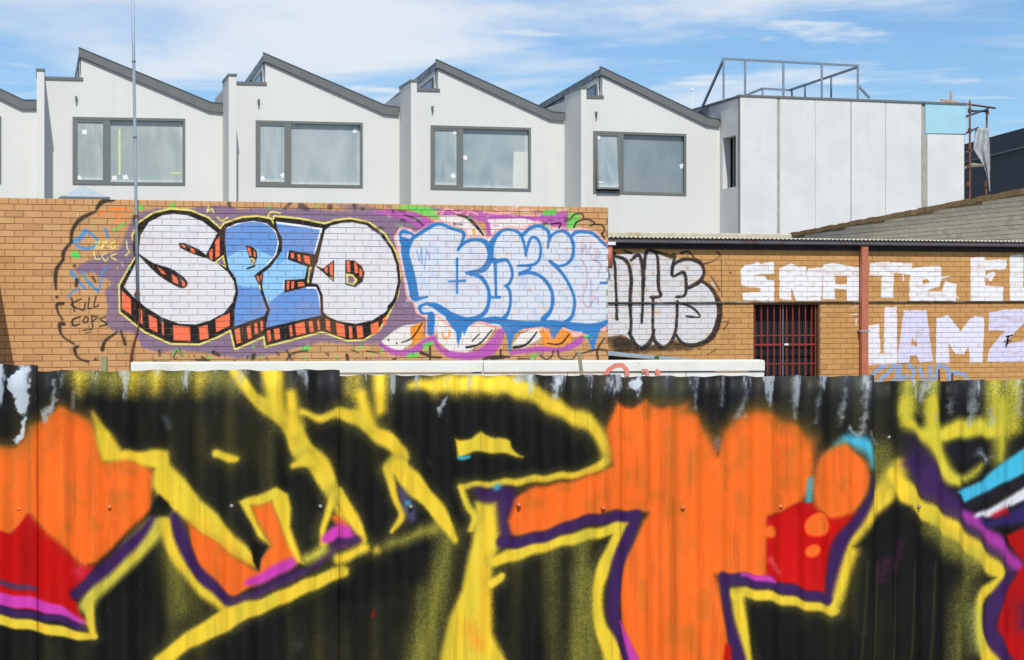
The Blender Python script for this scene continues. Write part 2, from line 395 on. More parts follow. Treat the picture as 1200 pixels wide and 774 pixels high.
G([(74, 395), (90, 415), (170, 490), (215, 530), (245, 535), (190, 600), (205, 650), (222, 678), (100, 650), (-160, 600), (-160, 420), (25, 450), (50, 425)], RED, 2.5)
G([(74, 180), (105, 160), (150, 125), (200, 140), (236, 165), (255, 235), (265, 264), (320, 255), (370, 266), (392, 300), (382, 388), (345, 425), (245, 525), (215, 532), (170, 492), (85, 412), (75, 395)], ORA, 3.5)
for q in (((135, 190, 14), (130, 225, 10)), ((290, 352, 14), (330, 350, 10)), ((35, 260, 10), (30, 330, 8)), ((110, 260, 6), (108, 290, 6)), ((180, 330, 12), (190, 360, 8)), ((238, 150, 6), (246, 180, 6))): H_(list(q), (190, 110, 40), .55, 6)
L([(-10, 574, 7), (45, 584, 8), (90, 592, 6)], (88, 52, 84), 2); H_([(200, 545, 14), (222, 560, 8)], (225, 60, 110), .6, 8)
L([(-160, 596, 12), (-20, 616, 17), (60, 624, 16), (120, 638, 15), (170, 656, 12), (222, 680, 5)], PIN, 2.2)
L([(-160, 622, 8), (-20, 642, 10), (60, 655, 9), (140, 666, 9), (195, 684, 9), (215, 692, 6)], PUR, 2.2)
L([(205, 520, 5), (225, 625, 7), (230, 650, 6)], (70, 25, 60), 4, alpha=.0)
L([(-170, 642, 10), (-20, 668, 13), (80, 684, 13), (160, 702, 13), (228, 714, 9), (244, 716, 6)], YEL, 2); L([(228, 640, 12), (234, 690, 9), (242, 714, 6)], YEL, 2.5)
L([(222, 632, 18), (250, 590, 22), (310, 530, 26), (352, 480, 30), (400, 432, 28), (425, 412, 20)], (206, 196, 72), 5)
L([(193, 604, 14), (230, 575, 15), (280, 530, 17), (330, 482, 16), (368, 440, 12), (392, 408, 7)], PUR, 4)
G([(235, 140), (285, 190), (310, 238), (430, 235), (437, 270), (482, 325), (562, 410), (655, 512), (652, 535), (632, 532), (560, 484), (490, 432), (440, 385), (402, 352), (390, 330), (394, 285), (345, 262), (300, 262), (262, 262), (250, 230)], YEL, 3.5)
G([(382, 402), (396, 368), (406, 352), (430, 366), (441, 386), (433, 404), (400, 408)], BLK, 3)
L([(428, 425, 18), (448, 480, 24), (492, 550, 24), (540, 600, 22), (600, 655, 20)], YEL, 4)
G([(482, 425), (520, 448), (580, 492), (632, 533), (662, 545), (668, 510), (692, 480), (640, 378), (692, 362), (722, 430), (765, 512), (690, 552), (640, 586), (600, 612), (560, 588), (510, 535), (488, 480)], ORA, 3)
L([(445, 402, 9), (460, 452, 16), (492, 525, 16), (545, 585, 14), (597, 623, 14), (680, 592, 12), (750, 557, 12), (790, 542, 8), (840, 502, 11), (880, 476, 12)], PUR, 2.8)
L([(632, 577, 8), (682, 556, 15), (748, 521, 14)], PIN, 3); G([(668, 470), (684, 478), (668, 512), (664, 540), (648, 520), (640, 470)], BLK, 2)
G([(612, 368), (650, 352), (706, 334), (738, 345), (746, 380), (744, 430), (774, 528), (760, 522), (722, 438), (694, 366), (640, 378), (660, 420), (690, 478), (660, 452), (630, 405)], YEL, 2.5)
L([(838, 462, 14), (862, 448, 18), (885, 440, 16)], PIN, 3); L([(858, 412, 8), (880, 425, 14)], ORA, 4)
L([(410, 780, 18), (480, 725, 20), (560, 682, 26), (605, 655, 24), (680, 630, 18), (770, 590, 18), (840, 560, 16), (880, 545, 15)], YEL, 2.6)
L([(552, 247, 10), (590, 254, 11), (604, 258, 7)], YEL, 2.6); L([(786, 516, 12), (826, 490, 12)], (206, 196, 72), 6)
for q in ([(-20, 232), (40, 226), (72, 190)], [(78, 178), (105, 158), (150, 122), (200, 138), (238, 165)]): H_([p + (7,) for p in q], (112, 92, 34), .6, 13)
# ---- second stretch
Pf.crop(400, 420, 2.1875)
for x, a in ((20, .5), (40, .7), (100, .9), (245, .6), (290, .8), (345, .85), (400, .8), (445, .8)): H_([(x, 40, 10), (x, 85, 10)], YEL, a, 9)
H_([(275, 450, 16), (245, 600, 24), (205, 790, 26)], OLI, .75, 16); H_([(200, 600, 10), (190, 780, 10)], OLI, .4, 12)
H_([(440, 510, 8), (440, 780, 8)], OLI, .25, 12); H_([(540, 500, 12), (545, 780, 10)], OLI, .45, 12); H_([(618, 480, 16), (605, 780, 20)], OLI, .7, 14); H_([(640, 560, 16), (640, 780, 22)], OLI, .5, 12)
H_([(120, 480, 10), (250, 430, 16)], OLI, .8, 8)
L([(-5, 140, 13), (40, 152, 19), (80, 185, 18), (130, 220, 20), (152, 252, 22), (128, 282, 20)], YEL); L([(100, 40, 15), (100, 130, 14)], YEL, 5); L([(50, 100, 16), (70, 165, 18)], YEL, 6)
L([(120, 285, 12), (138, 360, 10), (157, 400, 10), (128, 447, 4)], YEL, 2.4)
L([(150, 280, 24), (190, 330, 26), (240, 380, 20), (270, 430, 14), (290, 466, 9)], YEL, 2.6)
L([(-5, 345, 14), (30, 410, 14), (56, 468, 10)], YEL, 2.4); L([(92, 490, 8)], YEL, 5)
G([(-8, 418), (20, 430), (46, 470), (10, 480), (-8, 478)], PIN, 4); L([(-8, 470, 9), (38, 470, 13)], PUR, 3); L([(-8, 516, 14), (60, 488, 12)], YEL, 4)
L([(155, 340, 9), (174, 385, 12), (182, 412, 7)], (82, 76, 118), 5); L([(172, 370, 5)], CYA, 3)
L([(180, 70, 8), (250, 68, 18), (330, 64, 21), (430, 70, 22), (500, 95, 22), (560, 133, 19), (630, 165, 20), (664, 200, 17), (680, 240, 13), (672, 278, 8)], YEL, 5)
L([(676, 262, 9), (640, 288, 10), (600, 298, 9), (500, 310, 9), (400, 322, 9), (308, 328, 7)], YEL, 2.2)
G([(293, 208), (332, 208), (358, 190), (400, 205), (432, 213), (437, 230), (466, 252), (430, 248), (380, 240), (340, 241), (300, 252)], YEL, 2); L([(303, 254, 4), (327, 253, 4)], CYA, 1.8)
G([(440, 358), (500, 330), (580, 318), (650, 296), (694, 278), (680, 180), (705, 118), (750, 128), (782, 108), (822, 130), (885, 118), (885, 790), (748, 790), (722, 700), (712, 610), (716, 540), (745, 480), (772, 420), (790, 396), (700, 391), (620, 406), (540, 440), (480, 452), (428, 452), (424, 420)], ORA, 3.5)
for q in (((470, 370, 12), (510, 372, 10)), ((640, 380, 10), (680, 340, 10)), ((760, 300, 12), (770, 330, 8)), ((800, 350, 14), (830, 352, 10)), ((840, 200, 10), (842, 260, 8)), ((735, 290, 6), (733, 320, 6)), ((770, 590, 12), (775, 640, 10)), ((850, 690, 14), (845, 720, 12))): H_(list(q), (196, 112, 36), .55, 6)
G([(335, 334), (440, 330), (450, 350), (440, 382), (424, 420), (435, 450), (400, 488), (396, 430), (394, 386), (350, 370)], PUR, 5); L([(400, 330, 7)], CYA, 4)
G([(343, 372), (396, 372), (404, 478), (388, 530), (384, 600), (386, 700), (424, 790), (250, 790), (275, 670), (310, 590), (325, 510), (335, 470)], YEL, 4)
L([(385, 575, 11), (402, 566, 11), (408, 560, 9)], YEL, 2.4); H_([(330, 690, 10), (348, 735, 14)], (252, 150, 40), .85, 9); H_([(365, 520, 10), (370, 700, 14)], (252, 190, 50), .5, 9)
G([(386, 712), (404, 774), (404, 800), (372, 790)], BLK, 4, alpha=.0)
L([(308, 330, 7), (326, 382, 7), (340, 410, 7), (331, 440, 6)], YEL, 2.2)
L([(396, 520, 13), (450, 501, 16), (540, 476, 14), (620, 456, 14), (690, 440, 14), (722, 432, 24), (702, 480, 18), (672, 540, 18), (656, 600, 14), (662, 680, 16), (690, 740, 22), (705, 790, 28)], YEL, 2.8)
L([(412, 472, 15), (470, 468, 14), (540, 450, 14), (600, 425, 13), (660, 412, 13), (695, 408, 14), (752, 402, 14)], PUR, 2.4)
L([(755, 408, 11), (735, 460, 16), (710, 520, 18), (698, 590, 16), (696, 660, 16), (715, 712, 16), (748, 790, 16)], PUR, 2.6); L([(714, 676, 3), (734, 722, 7), (756, 790, 10)], PIN, 2)
H_([(0, 640, 6), (200, 630, 8)], (60, 60, 66), .25, 8); L([(82, 660, 3), (85, 645, 2)], RED, 2, alpha=.7)
# ---- third stretch
Pf.crop(800, 420, 2.1875)
G([(-10, 130), (40, 150), (70, 200), (86, 252), (100, 190), (140, 150), (190, 128), (240, 150), (300, 178), (332, 210), (331, 280), (326, 330), (300, 370), (250, 395), (215, 408), (215, 470), (212, 560), (196, 575), (110, 562), (80, 556), (100, 640), (122, 740), (116, 790), (-10, 790)], ORA, 5)
for q in (((20, 250, 12), (16, 320, 8)), ((140, 350, 12), (150, 400, 8)), ((60, 600, 12), (62, 660, 10)), ((150, 210, 8), (150, 260, 6)), ((270, 240, 8), (275, 300, 6)), ((10, 700, 16), (20, 740, 12)), ((110, 280, 6), (108, 330, 8)), ((230, 170, 14), (250, 180, 10))): H_(list(q), (188, 110, 40), .55, 6)
L([(326, 310, 7), (322, 372, 7)], CYA, 4); L([(385, 240, 10), (410, 214, 14), (445, 212, 16), (475, 240, 16), (482, 275, 11)], CYA, 5)
G([(214, 410), (250, 393), (300, 368), (330, 368), (345, 395), (400, 403), (440, 384), (455, 398), (405, 450), (378, 560), (366, 612), (290, 594), (212, 566)], RED, 2.2)
for x in (232, 290, 330): H_([(x, 420, 5), (x, 580, 5)], (240, 40, 30), .4, 8)
H_([(225, 520, 6), (245, 545, 4)], (230, 130, 140), .6, 5)
G([(335, 300), (350, 250), (400, 222), (440, 238), (466, 280), (466, 340), (440, 388), (400, 406), (360, 400), (335, 375)], ORA, 3, curve=True)
L([(344, 428, 31)], ORA, 2); L([(332, 494, 16)], ORA, 2); L([(222, 447, 16)], ORA, 2)
L([(130, 600, 13), (200, 606, 13), (290, 626, 12), (386, 648, 10)], YEL, 2.4)
L([(384, 640, 12), (400, 580, 18), (422, 500, 22), (455, 440, 20), (500, 372, 24), (545, 300, 28), (560, 270, 14)], YEL, 5); H_([(510, 240, 20), (520, 330, 20)], OLI, .6, 14)
L([(138, 610, 12), (148, 690, 14), (166, 790, 15)], YEL, 3)
L([(102, 562, 14), (160, 568, 16), (230, 580, 14), (300, 600, 13), (370, 618, 12)], PUR, 2.2); L([(150, 556, 4), (195, 562, 7), (232, 572, 7)], PIN, 2.2)
L([(372, 612, 11), (384, 540, 15), (402, 470, 18), (440, 420, 15), (470, 365, 9), (488, 305, 6)], PUR, 3.5); L([(105, 570, 14), (110, 640, 13), (125, 700, 13), (146, 790, 16)], PUR, 2.6)
H_([(115, 740, 8), (112, 790, 12)], RED, .9, 4)
for x, a in ((575, .8), (600, .55), (640, .8), (700, .0), (780, .45), (800, .9), (830, .75), (855, .85)): H_([(x, 60, 10), (x - 3, 180 if x > 760 else 130, 12)], (214, 206, 62), a, 9)
L([(572, 110, 10), (578, 165, 14), (622, 195, 18), (660, 200, 22), (722, 180, 26), (792, 182, 22)], (226, 212, 58), 6)
L([(636, 110, 10), (650, 220, 22), (682, 300, 16), (704, 322, 9)], (226, 212, 58), 5); L([(820, 120, 16), (815, 200, 20), (812, 260, 12)], (214, 206, 62), 8, alpha=.85)
L([(700, 312, 8), (740, 300, 10), (766, 272, 7)], (214, 206, 62), 5, alpha=.8)
G([(674, 214), (790, 210), (786, 262), (740, 268), (696, 282), (680, 240)], (26, 25, 30), 6, alpha=.9)
G([(565, 270), (600, 205), (640, 255), (682, 330), (722, 380), (790, 450), (862, 530), (842, 562), (800, 522), (740, 462), (660, 392), (608, 350)], PUR, 6); H_([(585, 215, 18), (610, 260, 14)], (40, 34, 52), .8, 12)
L([(725, 398, 11), (780, 446, 14), (842, 512, 14), (864, 542, 9)], (170, 55, 160), 4)
L([(540, 300, 18), (572, 342, 22), (602, 376, 20), (680, 432, 22), (740, 482, 19), (792, 532, 18), (818, 562, 14), (800, 584, 14), (772, 602, 13), (757, 640, 9), (756, 700, 9), (772, 742, 20), (795, 800, 26)], YEL, 3)
G([(440, 480), (500, 400), (545, 372), (580, 385), (560, 420), (480, 500)], BLK, 6)
H_([(640, 440, 14), (700, 490, 24), (760, 530, 14)], OLI, .75, 12); H_([(735, 560, 10), (712, 640, 16), (700, 790, 14)], OLI, .65, 14); H_([(745, 650, 12), (752, 740, 12)], (150, 160, 90), .6, 10)
for x in (455, 490, 535, 580, 632): Pf.line([(x + 14, 520, 1.6), (x, 790, 1.6)], (80, 76, 34), soft=2.2, alpha=.6)
H_([(520, 520, 6), (512, 570, 4)], (110, 40, 90), .5, 7); H_([(560, 470, 4), (545, 540, 5)], (110, 40, 90), .45, 7)
G([(702, 345), (720, 332), (762, 318), (800, 282), (990, 150), (990, 215), (885, 292), (820, 322), (772, 352), (725, 368)], CYA, 2.6)
L([(740, 374, 10), (790, 350, 12), (840, 330, 12), (890, 312, 14), (980, 250, 10)], (28, 26, 36), 3)
L([(752, 404, 6), (800, 390, 12), (840, 366, 12), (890, 340, 15), (990, 280, 9)], (214, 216, 224), 2.4)
L([(765, 420, 6), (800, 420, 12), (840, 408, 18), (890, 392, 24), (1000, 330, 16)], (48, 34, 96), 5); L([(800, 402, 5), (828, 392, 8)], (206, 16, 30), 4)
G([(828, 452), (960, 400), (1040, 470), (1060, 620), (1000, 800), (836, 800), (800, 700), (812, 622), (850, 560), (872, 530)], (196, 10, 8), 3)
H_([(850, 620, 20), (830, 690, 12)], (120, 10, 20), .6, 14); H_([(872, 640, 8), (866, 690, 8)], PUR, .8, 8)
L([(842, 556, 12), (806, 618, 18), (786, 690, 16), (822, 760, 18), (850, 800, 18)], PUR, 3)
H_([(-90, 128, 6), (-50, 108, 6), (-10, 130, 6), (40, 148, 6), (72, 205, 5)], (104, 86, 34), .6, 13); H_([(100, 195, 5), (140, 150, 7), (190, 126, 8), (240, 148, 8), (300, 176, 8), (334, 214, 6)], (104, 86, 34), .75, 15)
H_([(350, 250, 3), (400, 220, 4), (442, 236, 3)], (150, 120, 60), .45, 7)
# bare metal worn through along the top edge, then grime streaks down the valleys
zinc(-300, 34, 85, .8, .62, 31); zinc(36, 390, 50, .55, .76, 37); zinc(390, 720, 44, .55, .78, 41); zinc(700, 1200, 70, .6, .79, 43)
Pf.crop(0, 420, 5)
G([(40, 110), (95, 70), (160, 50), (160, 240), (150, 330), (110, 310), (85, 230), (45, 180)], (196, 206, 216), 1.4, rough=5, alpha=.95)
G([(130, 370), (150, 350), (140, 470), (95, 500), (75, 470), (120, 440)], (196, 206, 216), 1.2, rough=3); G([(235, 300), (300, 260), (315, 130), (330, 190), (320, 280), (260, 365)], (176, 184, 190), 2.5, rough=4, alpha=.8)
L([(968, 350, 16), (985, 395, 10)], (96, 108, 122), 5, alpha=.7); L([(430, 200, 8), (425, 280, 10)], ZIN, 3, alpha=.5)
Pf.crop(480, 420, 5); G([(160, 285), (215, 240), (195, 300), (175, 335)], ZIN, 2, rough=3, alpha=.8); G([(840, 110), (890, 110), (870, 240), (845, 240)], ZIN, 2, rough=4, alpha=.8); L([(640, 110, 30), (715, 115, 26)], ZIN, 4, alpha=.6, rough=4)
Pf.crop(720, 420, 5)
for q in ([(478, 110, 14), (470, 200, 6), (468, 300, 5)], [(632, 110, 7), (625, 200, 9), (622, 280, 6)], [(770, 190, 5), (752, 250, 9), (722, 340, 12)], [(1045, 120, 12), (1045, 220, 16), (1040, 350, 8)], [(1180, 220, 6), (1172, 380, 5)], [(905, 180, 4), (900, 280, 3)]): L(q, (150, 158, 168), 3, alpha=.7, rough=3)
G([(85, 125), (150, 110), (150, 170), (125, 205), (95, 165)], (180, 190, 202), 1.5, rough=4); L([(595, 480, 12), (595, 540, 8)], (150, 130, 130), 4, alpha=.7)
Pf.crop(960, 420, 5)
for q in ([(262, 110, 16), (255, 300, 12), (245, 430, 14)], [(135, 190, 10), (118, 330, 10), (110, 390, 8)], [(905, 150, 8), (898, 280, 14), (885, 380, 10)], [(768, 240, 5), (762, 320, 5)], [(1010, 300, 8), (1005, 390, 9)], [(1160, 200, 7), (1165, 330, 9)], [(620, 150, 30), (600, 230, 14)]): L(q, (160, 166, 172), 3, alpha=.7, rough=4)
L([(170, 410, 14), (215, 440, 14), (245, 430, 12)], (176, 184, 190), 3, rough=4, alpha=.8); L([(290, 440, 10), (320, 490, 16)], (170, 176, 182), 4, rough=4, alpha=.7); L([(930, 560, 14), (985, 585, 16)], ZIN, 5, rough=4, alpha=.7); L([(405, 468, 6)], (220, 222, 226), 1)
r_, g_c, b_c = Pf.rgb[..., 0], Pf.rgb[..., 1], Pf.rgb[..., 2]
rib_shade = .5 + .5 * np.cos(2 * math.pi * Pf.A / PITCH + 1.1)                    # rib shading painted into the colour: one flank of each rib tinted darker
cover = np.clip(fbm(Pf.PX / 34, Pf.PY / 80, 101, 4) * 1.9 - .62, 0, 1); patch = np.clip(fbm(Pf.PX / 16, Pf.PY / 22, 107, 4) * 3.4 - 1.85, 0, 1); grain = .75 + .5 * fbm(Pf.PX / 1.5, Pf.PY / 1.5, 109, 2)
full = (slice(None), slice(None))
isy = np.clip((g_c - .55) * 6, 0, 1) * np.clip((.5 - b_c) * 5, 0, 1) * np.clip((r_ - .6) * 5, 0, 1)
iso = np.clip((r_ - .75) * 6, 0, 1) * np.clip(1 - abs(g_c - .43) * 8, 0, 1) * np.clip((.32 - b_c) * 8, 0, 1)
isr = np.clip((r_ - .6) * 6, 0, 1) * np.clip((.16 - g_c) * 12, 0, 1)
Pf.over(full, (isy * np.clip((.25 + .45 * rib_shade) * cover * grain, 0, .7)).astype(np.float32), (190, 180, 58), 0)
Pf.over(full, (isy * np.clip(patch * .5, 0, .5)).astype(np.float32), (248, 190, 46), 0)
Pf.over(full, (iso * np.clip((.2 + .5 * rib_shade) * cover * grain * .9, 0, .6)).astype(np.float32), (214, 98, 30), 0)
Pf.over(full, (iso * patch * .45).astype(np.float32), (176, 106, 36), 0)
Pf.over(full, (isr * np.clip((.2 + .6 * rib_shade) * cover * grain, 0, .7)).astype(np.float32), (150, 6, 8), 0)
streak = fbm(Pf.A * 70, Pf.Z * 4, 55, 4); Pf.over((slice(None), slice(None)), (np.clip((streak - .58) * 1.0, 0, .09)).astype(np.float32), (34, 30, 26), 0)
spk = vnoise(Pf.PX * 1.1, Pf.PY * 1.1, 77); Pf.over((slice(None), slice(None)), ((spk > .985) * np.clip(fbm(Pf.PX / 40, Pf.PY / 40, 5, 3) - .42, 0, 1) * 1.6).astype(np.float32), (150, 150, 140), 0)
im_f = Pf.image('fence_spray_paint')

fm = Mat('spray_painted_corrugated_iron', .6, .17)
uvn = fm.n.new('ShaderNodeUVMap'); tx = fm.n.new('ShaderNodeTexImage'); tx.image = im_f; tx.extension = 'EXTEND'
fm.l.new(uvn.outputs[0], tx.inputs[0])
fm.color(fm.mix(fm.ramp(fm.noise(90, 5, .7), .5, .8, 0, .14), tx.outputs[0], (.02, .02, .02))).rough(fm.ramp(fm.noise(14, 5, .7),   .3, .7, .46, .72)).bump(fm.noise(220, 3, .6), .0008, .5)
backm = flat('bare_zinc_back', (150, 156, 160), .5, .2, 9, .4)

f0 = fence_at(cum[4]); fence = thing('corrugated_fence', (f0.x, f0.y, 0), 'corrugated iron fence sprayed with orange, yellow, red and black graffiti', 'fence')
tops = [(428, 428), (428, 428), (428, 428), (434.8, 433.8), (440, 439.8), (441.4, 440.4), (447, 444.5), (444.5, 444), (444, 443.5)]
for i in range(len(pl) - 1):
    A, B = pl[i], pl[i + 1]; dr = (B - A).normalized(); nn = Vector((dr.y, -dr.x)); ln = (B - A).length
    za = H - (tops[i][0] - HY) * A.y / F; zb = H - (tops[i][1] - HY) * B.y / F
    na, nz = 10 * 14 + 7, 26; vs, fs, uv = [], [], []
    for k in range(nz + 1):
        for j in range(na + 1):
            a = -PITCH * .1 + (ln + PITCH * .32) * j / na; t = a / ln; zt = za + (zb - za) * t; z = .03 + (zt - .03) * k / nz
            g_ = cum[i] + a
            bow = .006 * math.sin(2.3 * g_ + .8 * i) * (z / 1.5) ** 2 + .0022 * math.sin(9 * g_ + 5 * z + i) + .0025 * math.sin(17 * z + 3 * g_)
            d = .0078 * math.cos(2 * math.pi * g_ / PITCH) + bow + .006 * t
            if k == nz: z += .0014 * math.sin(31 * g_ + i) + .0016 * math.cos(2 * math.pi * g_ / PITCH)
            p = A + dr * a + nn * d; vs.append(Vector((p.x, p.y, z)))
            uv.append((g_ / cum[-1], (z - Pf.z0) / (Pf.z1 - Pf.z0)))
    for k in range(nz):
        for j in range(na):
            q = k * (na + 1) + j; fs.append((q, q + 1, q + na + 2, q + na + 1))
    mb = MB(); mb.add(vs, fs); o = part('sheet', mb, fm.m, fence, True)
    l = o.data.uv_layers.new(name='UVMap'); l.data.foreach_set('uv', [c for lp in o.data.loops for c in uv[lp.vertex_index]])
    o.data.materials.append(backm); so = o.modifiers.new('thickness', 'SOLIDIFY'); so.thickness = .0012; so.offset = -1
nailm = flat('galvanised_nail', (140, 140, 140), .55, .3, 60, .2); paintnail = flat('overpainted_nail', (206, 120, 70), .45, .2, 60)
for x, y in ((23, 596.5), (128, 595), (271, 593.5), (376, 594), (481, 594), (608, 592.5), (707, 596), (800, 595.5), (915, 594), (1000, 593), (1075, 594), (1183, 593)):
    a = min(np.linspace(0, cum[-1], 3000), key=lambda v: abs(fence_px(v)[0] - x)); p = fence_at(a); z = H - (y - HY) * p.y / F
    i = max(0, min(len(pl) - 2, sum(1 for c in cum[1:-1] if a >= c))); dr = (pl[i + 1] - pl[i]).normalized(); nn = Vector((dr.y, -dr.x, 0))
    d = .0078 * math.cos(2 * math.pi * a / PITCH) + .006
    c = Vector((p.x, p.y, z)) + nn * d; mb = MB()
    mb.tube([c - nn * .004, c + nn * .002, c + nn * .005, c + nn * .0068], [.0062, .006, .0042, .0010], 10)
    part('nail', mb, paintnail if x in (23, 128, 608, 707, 800, 915, 1000) else nailm, fence, True)
for zz in (1.16, .35):
    mb = MB()
    for i in range(len(pl) - 1):
        dr = (pl[i + 1] - pl[i]).normalized(); b = Vector((-dr.y, dr.x, 0)); dz = Vector((0, 0, .09))
        p0 = Vector((pl[i].x, pl[i].y, zz)) + b * .02; p1 = Vector((pl[i + 1].x, pl[i + 1].y, zz)) + b * .02
        mb.box8([p0, p1, p1 + b * .045, p0 + b * .045, p0 + dz, p1 + dz, p1 + b * .045 + dz, p0 + b * .045 + dz])
    part('rail', mb, M['timber'], fence)
for i in (0, 1, 3, 5, 7):
    p = pl[i]; dr = (pl[i + 1] - pl[i]).normalized(); b = Vector((-dr.y, dr.x, 0)); u = Vector((dr.x, dr.y, 0)); q = Vector((p.x, p.y, 0)) + b * .066
    part('post', MB().box8([q, q + u * .09, q + u * .09 + b * .09, q + b * .09] + [v + Vector((0, 0, 1.36)) for v in (q, q + u * .09, q + u * .09 + b * .09, q + b * .09)]), M['timber'], fence)

# ================================================================== brickwork
def brick_mesh(fr, length, height, mat, depth=.05, ch=.003):
    """one brick seen from its face: body, chamfer, face; origin at the middle of its face"""
    l, h = length / 2, height / 2; u, n, z = fr.u, fr.n, Vector((0, 0, 1)); v = []
    for d, k in ((-depth, 0), (-ch, 0), (0, ch)):
        v += [u * x + z * y + n * d for x, y in ((-l + k, -h + k), (l - k, -h + k), (l - k, h - k), (-l + k, h - k))]
    f = [(8, 9, 10, 11)]
    for b in (0, 4): f += [(b + i, b + (i + 1) % 4, b + 4 + (i + 1) % 4, b + 4 + i) for i in range(4)]
    return v, f
def brickwork(root, fr, a0, a1, zlo, ztop, mat, holes=(), header_top=False, d=0.0, keep=300, view=None, phase=0.0, topline=None):
    P, Hh = .086, .0775; cand = []; rows = int((ztop - zlo) / P)
    for r in range(rows):
        zc_ = ztop - P * (r + .5); hd = header_top and r == 0; step = .12 if hd else .24
        a = a0 - step + ((phase + .12 * (r % 2)) % step if not hd else 0)
        while a < a1:
            lo, hi = max(a + .004, a0 + .002), min(a + step - .004, a1 - .002)
            spans = [(lo, hi)]
            for (h0, h1, g0, g1) in holes:
                if zc_ + .02 > g0 and zc_ - .02 < g1:
                    spans = [q for (s0, s1) in spans for q in ((s0, min(s1, h0)), (max(s0, h1), s1))]
            for s0, s1 in spans:
                if s1 - s0 > .03 and (topline is None or zc_ + Hh / 2 < topline((s0 + s1) / 2)):
                    cand.append(((s0 + s1) / 2, zc_, s1 - s0))
            a += step
    meshes = {}
    def score(c):
        p = fr.w(c[0], c[1], d); x, y = to_px(p); return (not (view[0] < x < view[1] and view[2] < y < view[3]), p.y)
    full = sorted([c for c in cand if any(abs(c[2] - q) < 1e-6 for q in (.232, .112))], key=score)
    chosen = full[:keep]; cs = set((c[0], c[1]) for c in chosen); base = base_of(root)
    for c in chosen:
        k = round(c[2], 3)
        if k not in meshes:
            v, f = brick_mesh(fr, c[2], Hh, mat); mb = MB(); mb.add(v, f); meshes[k] = mb.mesh('brick', mat)
        o = bpy.data.objects.new('brick', meshes[k]); col.objects.link(o); o.parent = root
        o.location = fr.w(c[0], c[1], d + random.uniform(-.002, .002)) - base
    mb = MB()
    for c in cand:
        if (c[0], c[1]) in cs: continue
        v, f = brick_mesh(fr, c[2], Hh, mat); off = fr.w(c[0], c[1], d + random.uniform(-.002, .002)); mb.add([q + off for q in v], f)
    o = part('brickwork', mb, mat, root); o['kind'] = 'stuff'

# ================================================================== the long painted wall: graffiti
def wall_px(fr):
    def fx(a):
        p = fr.w(a, 0); return CX + F * p.x / p.y, p.y
    return fx
LA0, LA1 = LW.a(-60), LW.a(713); LTOP = 3.045
Pl = Paint(wall_px(LW), LA0, LA1, .70, 3.06, 150)
K_, WH, ORG, PRP, YL, B1, B2, BU, PK, MG, GR = (28, 26, 28), (222, 222, 226), (250, 120, 82), (128, 108, 140), (236, 224, 116), (104, 150, 214), (146, 200, 238), (44, 122, 190), (246, 176, 166), (186, 90, 178), (92, 214, 92)
Pl.crop(0, 0, 1)
# violet background cloud
Pl.crop(0, 220, 3)
Pl.poly([(470, 95), (540, 72), (640, 80), (760, 60), (850, 75), (960, 72), (1080, 75), (1200, 82), (1300, 85), (1390, 85), (1500, 120), (1560, 160), (1500, 190), (1460, 230), (1480, 330), (1500, 430), (1540, 480), (1490, 520), (1380, 545), (1250, 555), (1130, 545), (1050, 562), (950, 590), (830, 602), (720, 580), (620, 575), (560, 580), (500, 560), (470, 512), (400, 508), (370, 480), (376, 420), (368, 360), (400, 335), (330, 300), (270, 300), (262, 285), (330, 245), (420, 220), (440, 165), (465, 110)], PRP, 2, alpha=.92, rough=2)
Pl.poly([(1180, 60), (1290, 62), (1380, 90), (1420, 120), (1300, 110)], PRP, 2, alpha=.7)
for q in ([(260, 190, 8), (285, 175, 10), (300, 150, 7)], [(300, 150, 5), (335, 175, 5), (340, 200, 5), (305, 215, 6), (270, 205, 6)], [(370, 145, 5), (380, 175, 5)], [(250, 295, 7), (275, 330, 6), (300, 355, 5)], [(240, 385, 4), (255, 365, 4), (280, 358, 4)], [(315, 330, 4), (345, 365, 4), (360, 300, 4), (375, 285, 4)], [(290, 300, 5), (315, 340, 4), (345, 360, 4)]): Pl.line(q, (70, 150, 205), .8, alpha=.9)
for q in ([(345, 100, 3), (380, 80, 4), (430, 75, 4), (460, 85, 3)], [(385, 100, 3), (420, 95, 3), (450, 100, 3)], [(400, 120, 3), (440, 110, 3)], [(350, 80, 3), (352, 102, 3)], [(410, 75, 3), (412, 112, 3)]): Pl.line(q, (250, 130, 50), .7, alpha=.95)
Pl.line([(262, 235, 12), (272, 240, 10)], GR, 1); Pl.line([(400, 150, 4), (435, 128, 4)], GR, 1); Pl.line([(498, 70, 9)], GR, 1); Pl.line([(610, 62, 9), (600, 66, 7)], GR, 1.4, alpha=.7); Pl.line([(945, 70, 8)], GR, 1.4, alpha=.6); Pl.line([(1110, 66, 6)], GR, 1.4, alpha=.6)
for q in ([(400, 45, 5), (360, 50, 9), (340, 75, 6)], [(335, 85, 5), (285, 110, 8), (255, 150, 7), (250, 190, 6)], [(248, 195, 5), (225, 225, 7), (222, 255, 6)], [(218, 258, 5), (198, 290, 8), (195, 330, 7), (197, 358, 4)], [(200, 385, 6)], [(222, 408, 6), (200, 412, 6), (205, 440, 4), (220, 465, 4)], [(225, 480, 7), (210, 482, 8), (218, 520, 4), (260, 550, 4)], [(272, 560, 6), (262, 568, 7), (275, 600, 4), (310, 612, 5)], [(336, 604, 6)], [(360, 570, 8), (370, 540, 6), (410, 510, 4)], [(425, 505, 4), (440, 550, 7)], [(268, 345, 7), (270, 325, 6)], [(325, 315, 4), (335, 330, 4)], [(262, 275, 6)]): Pl.line(q, (40, 35, 34), 1.2, alpha=.95)
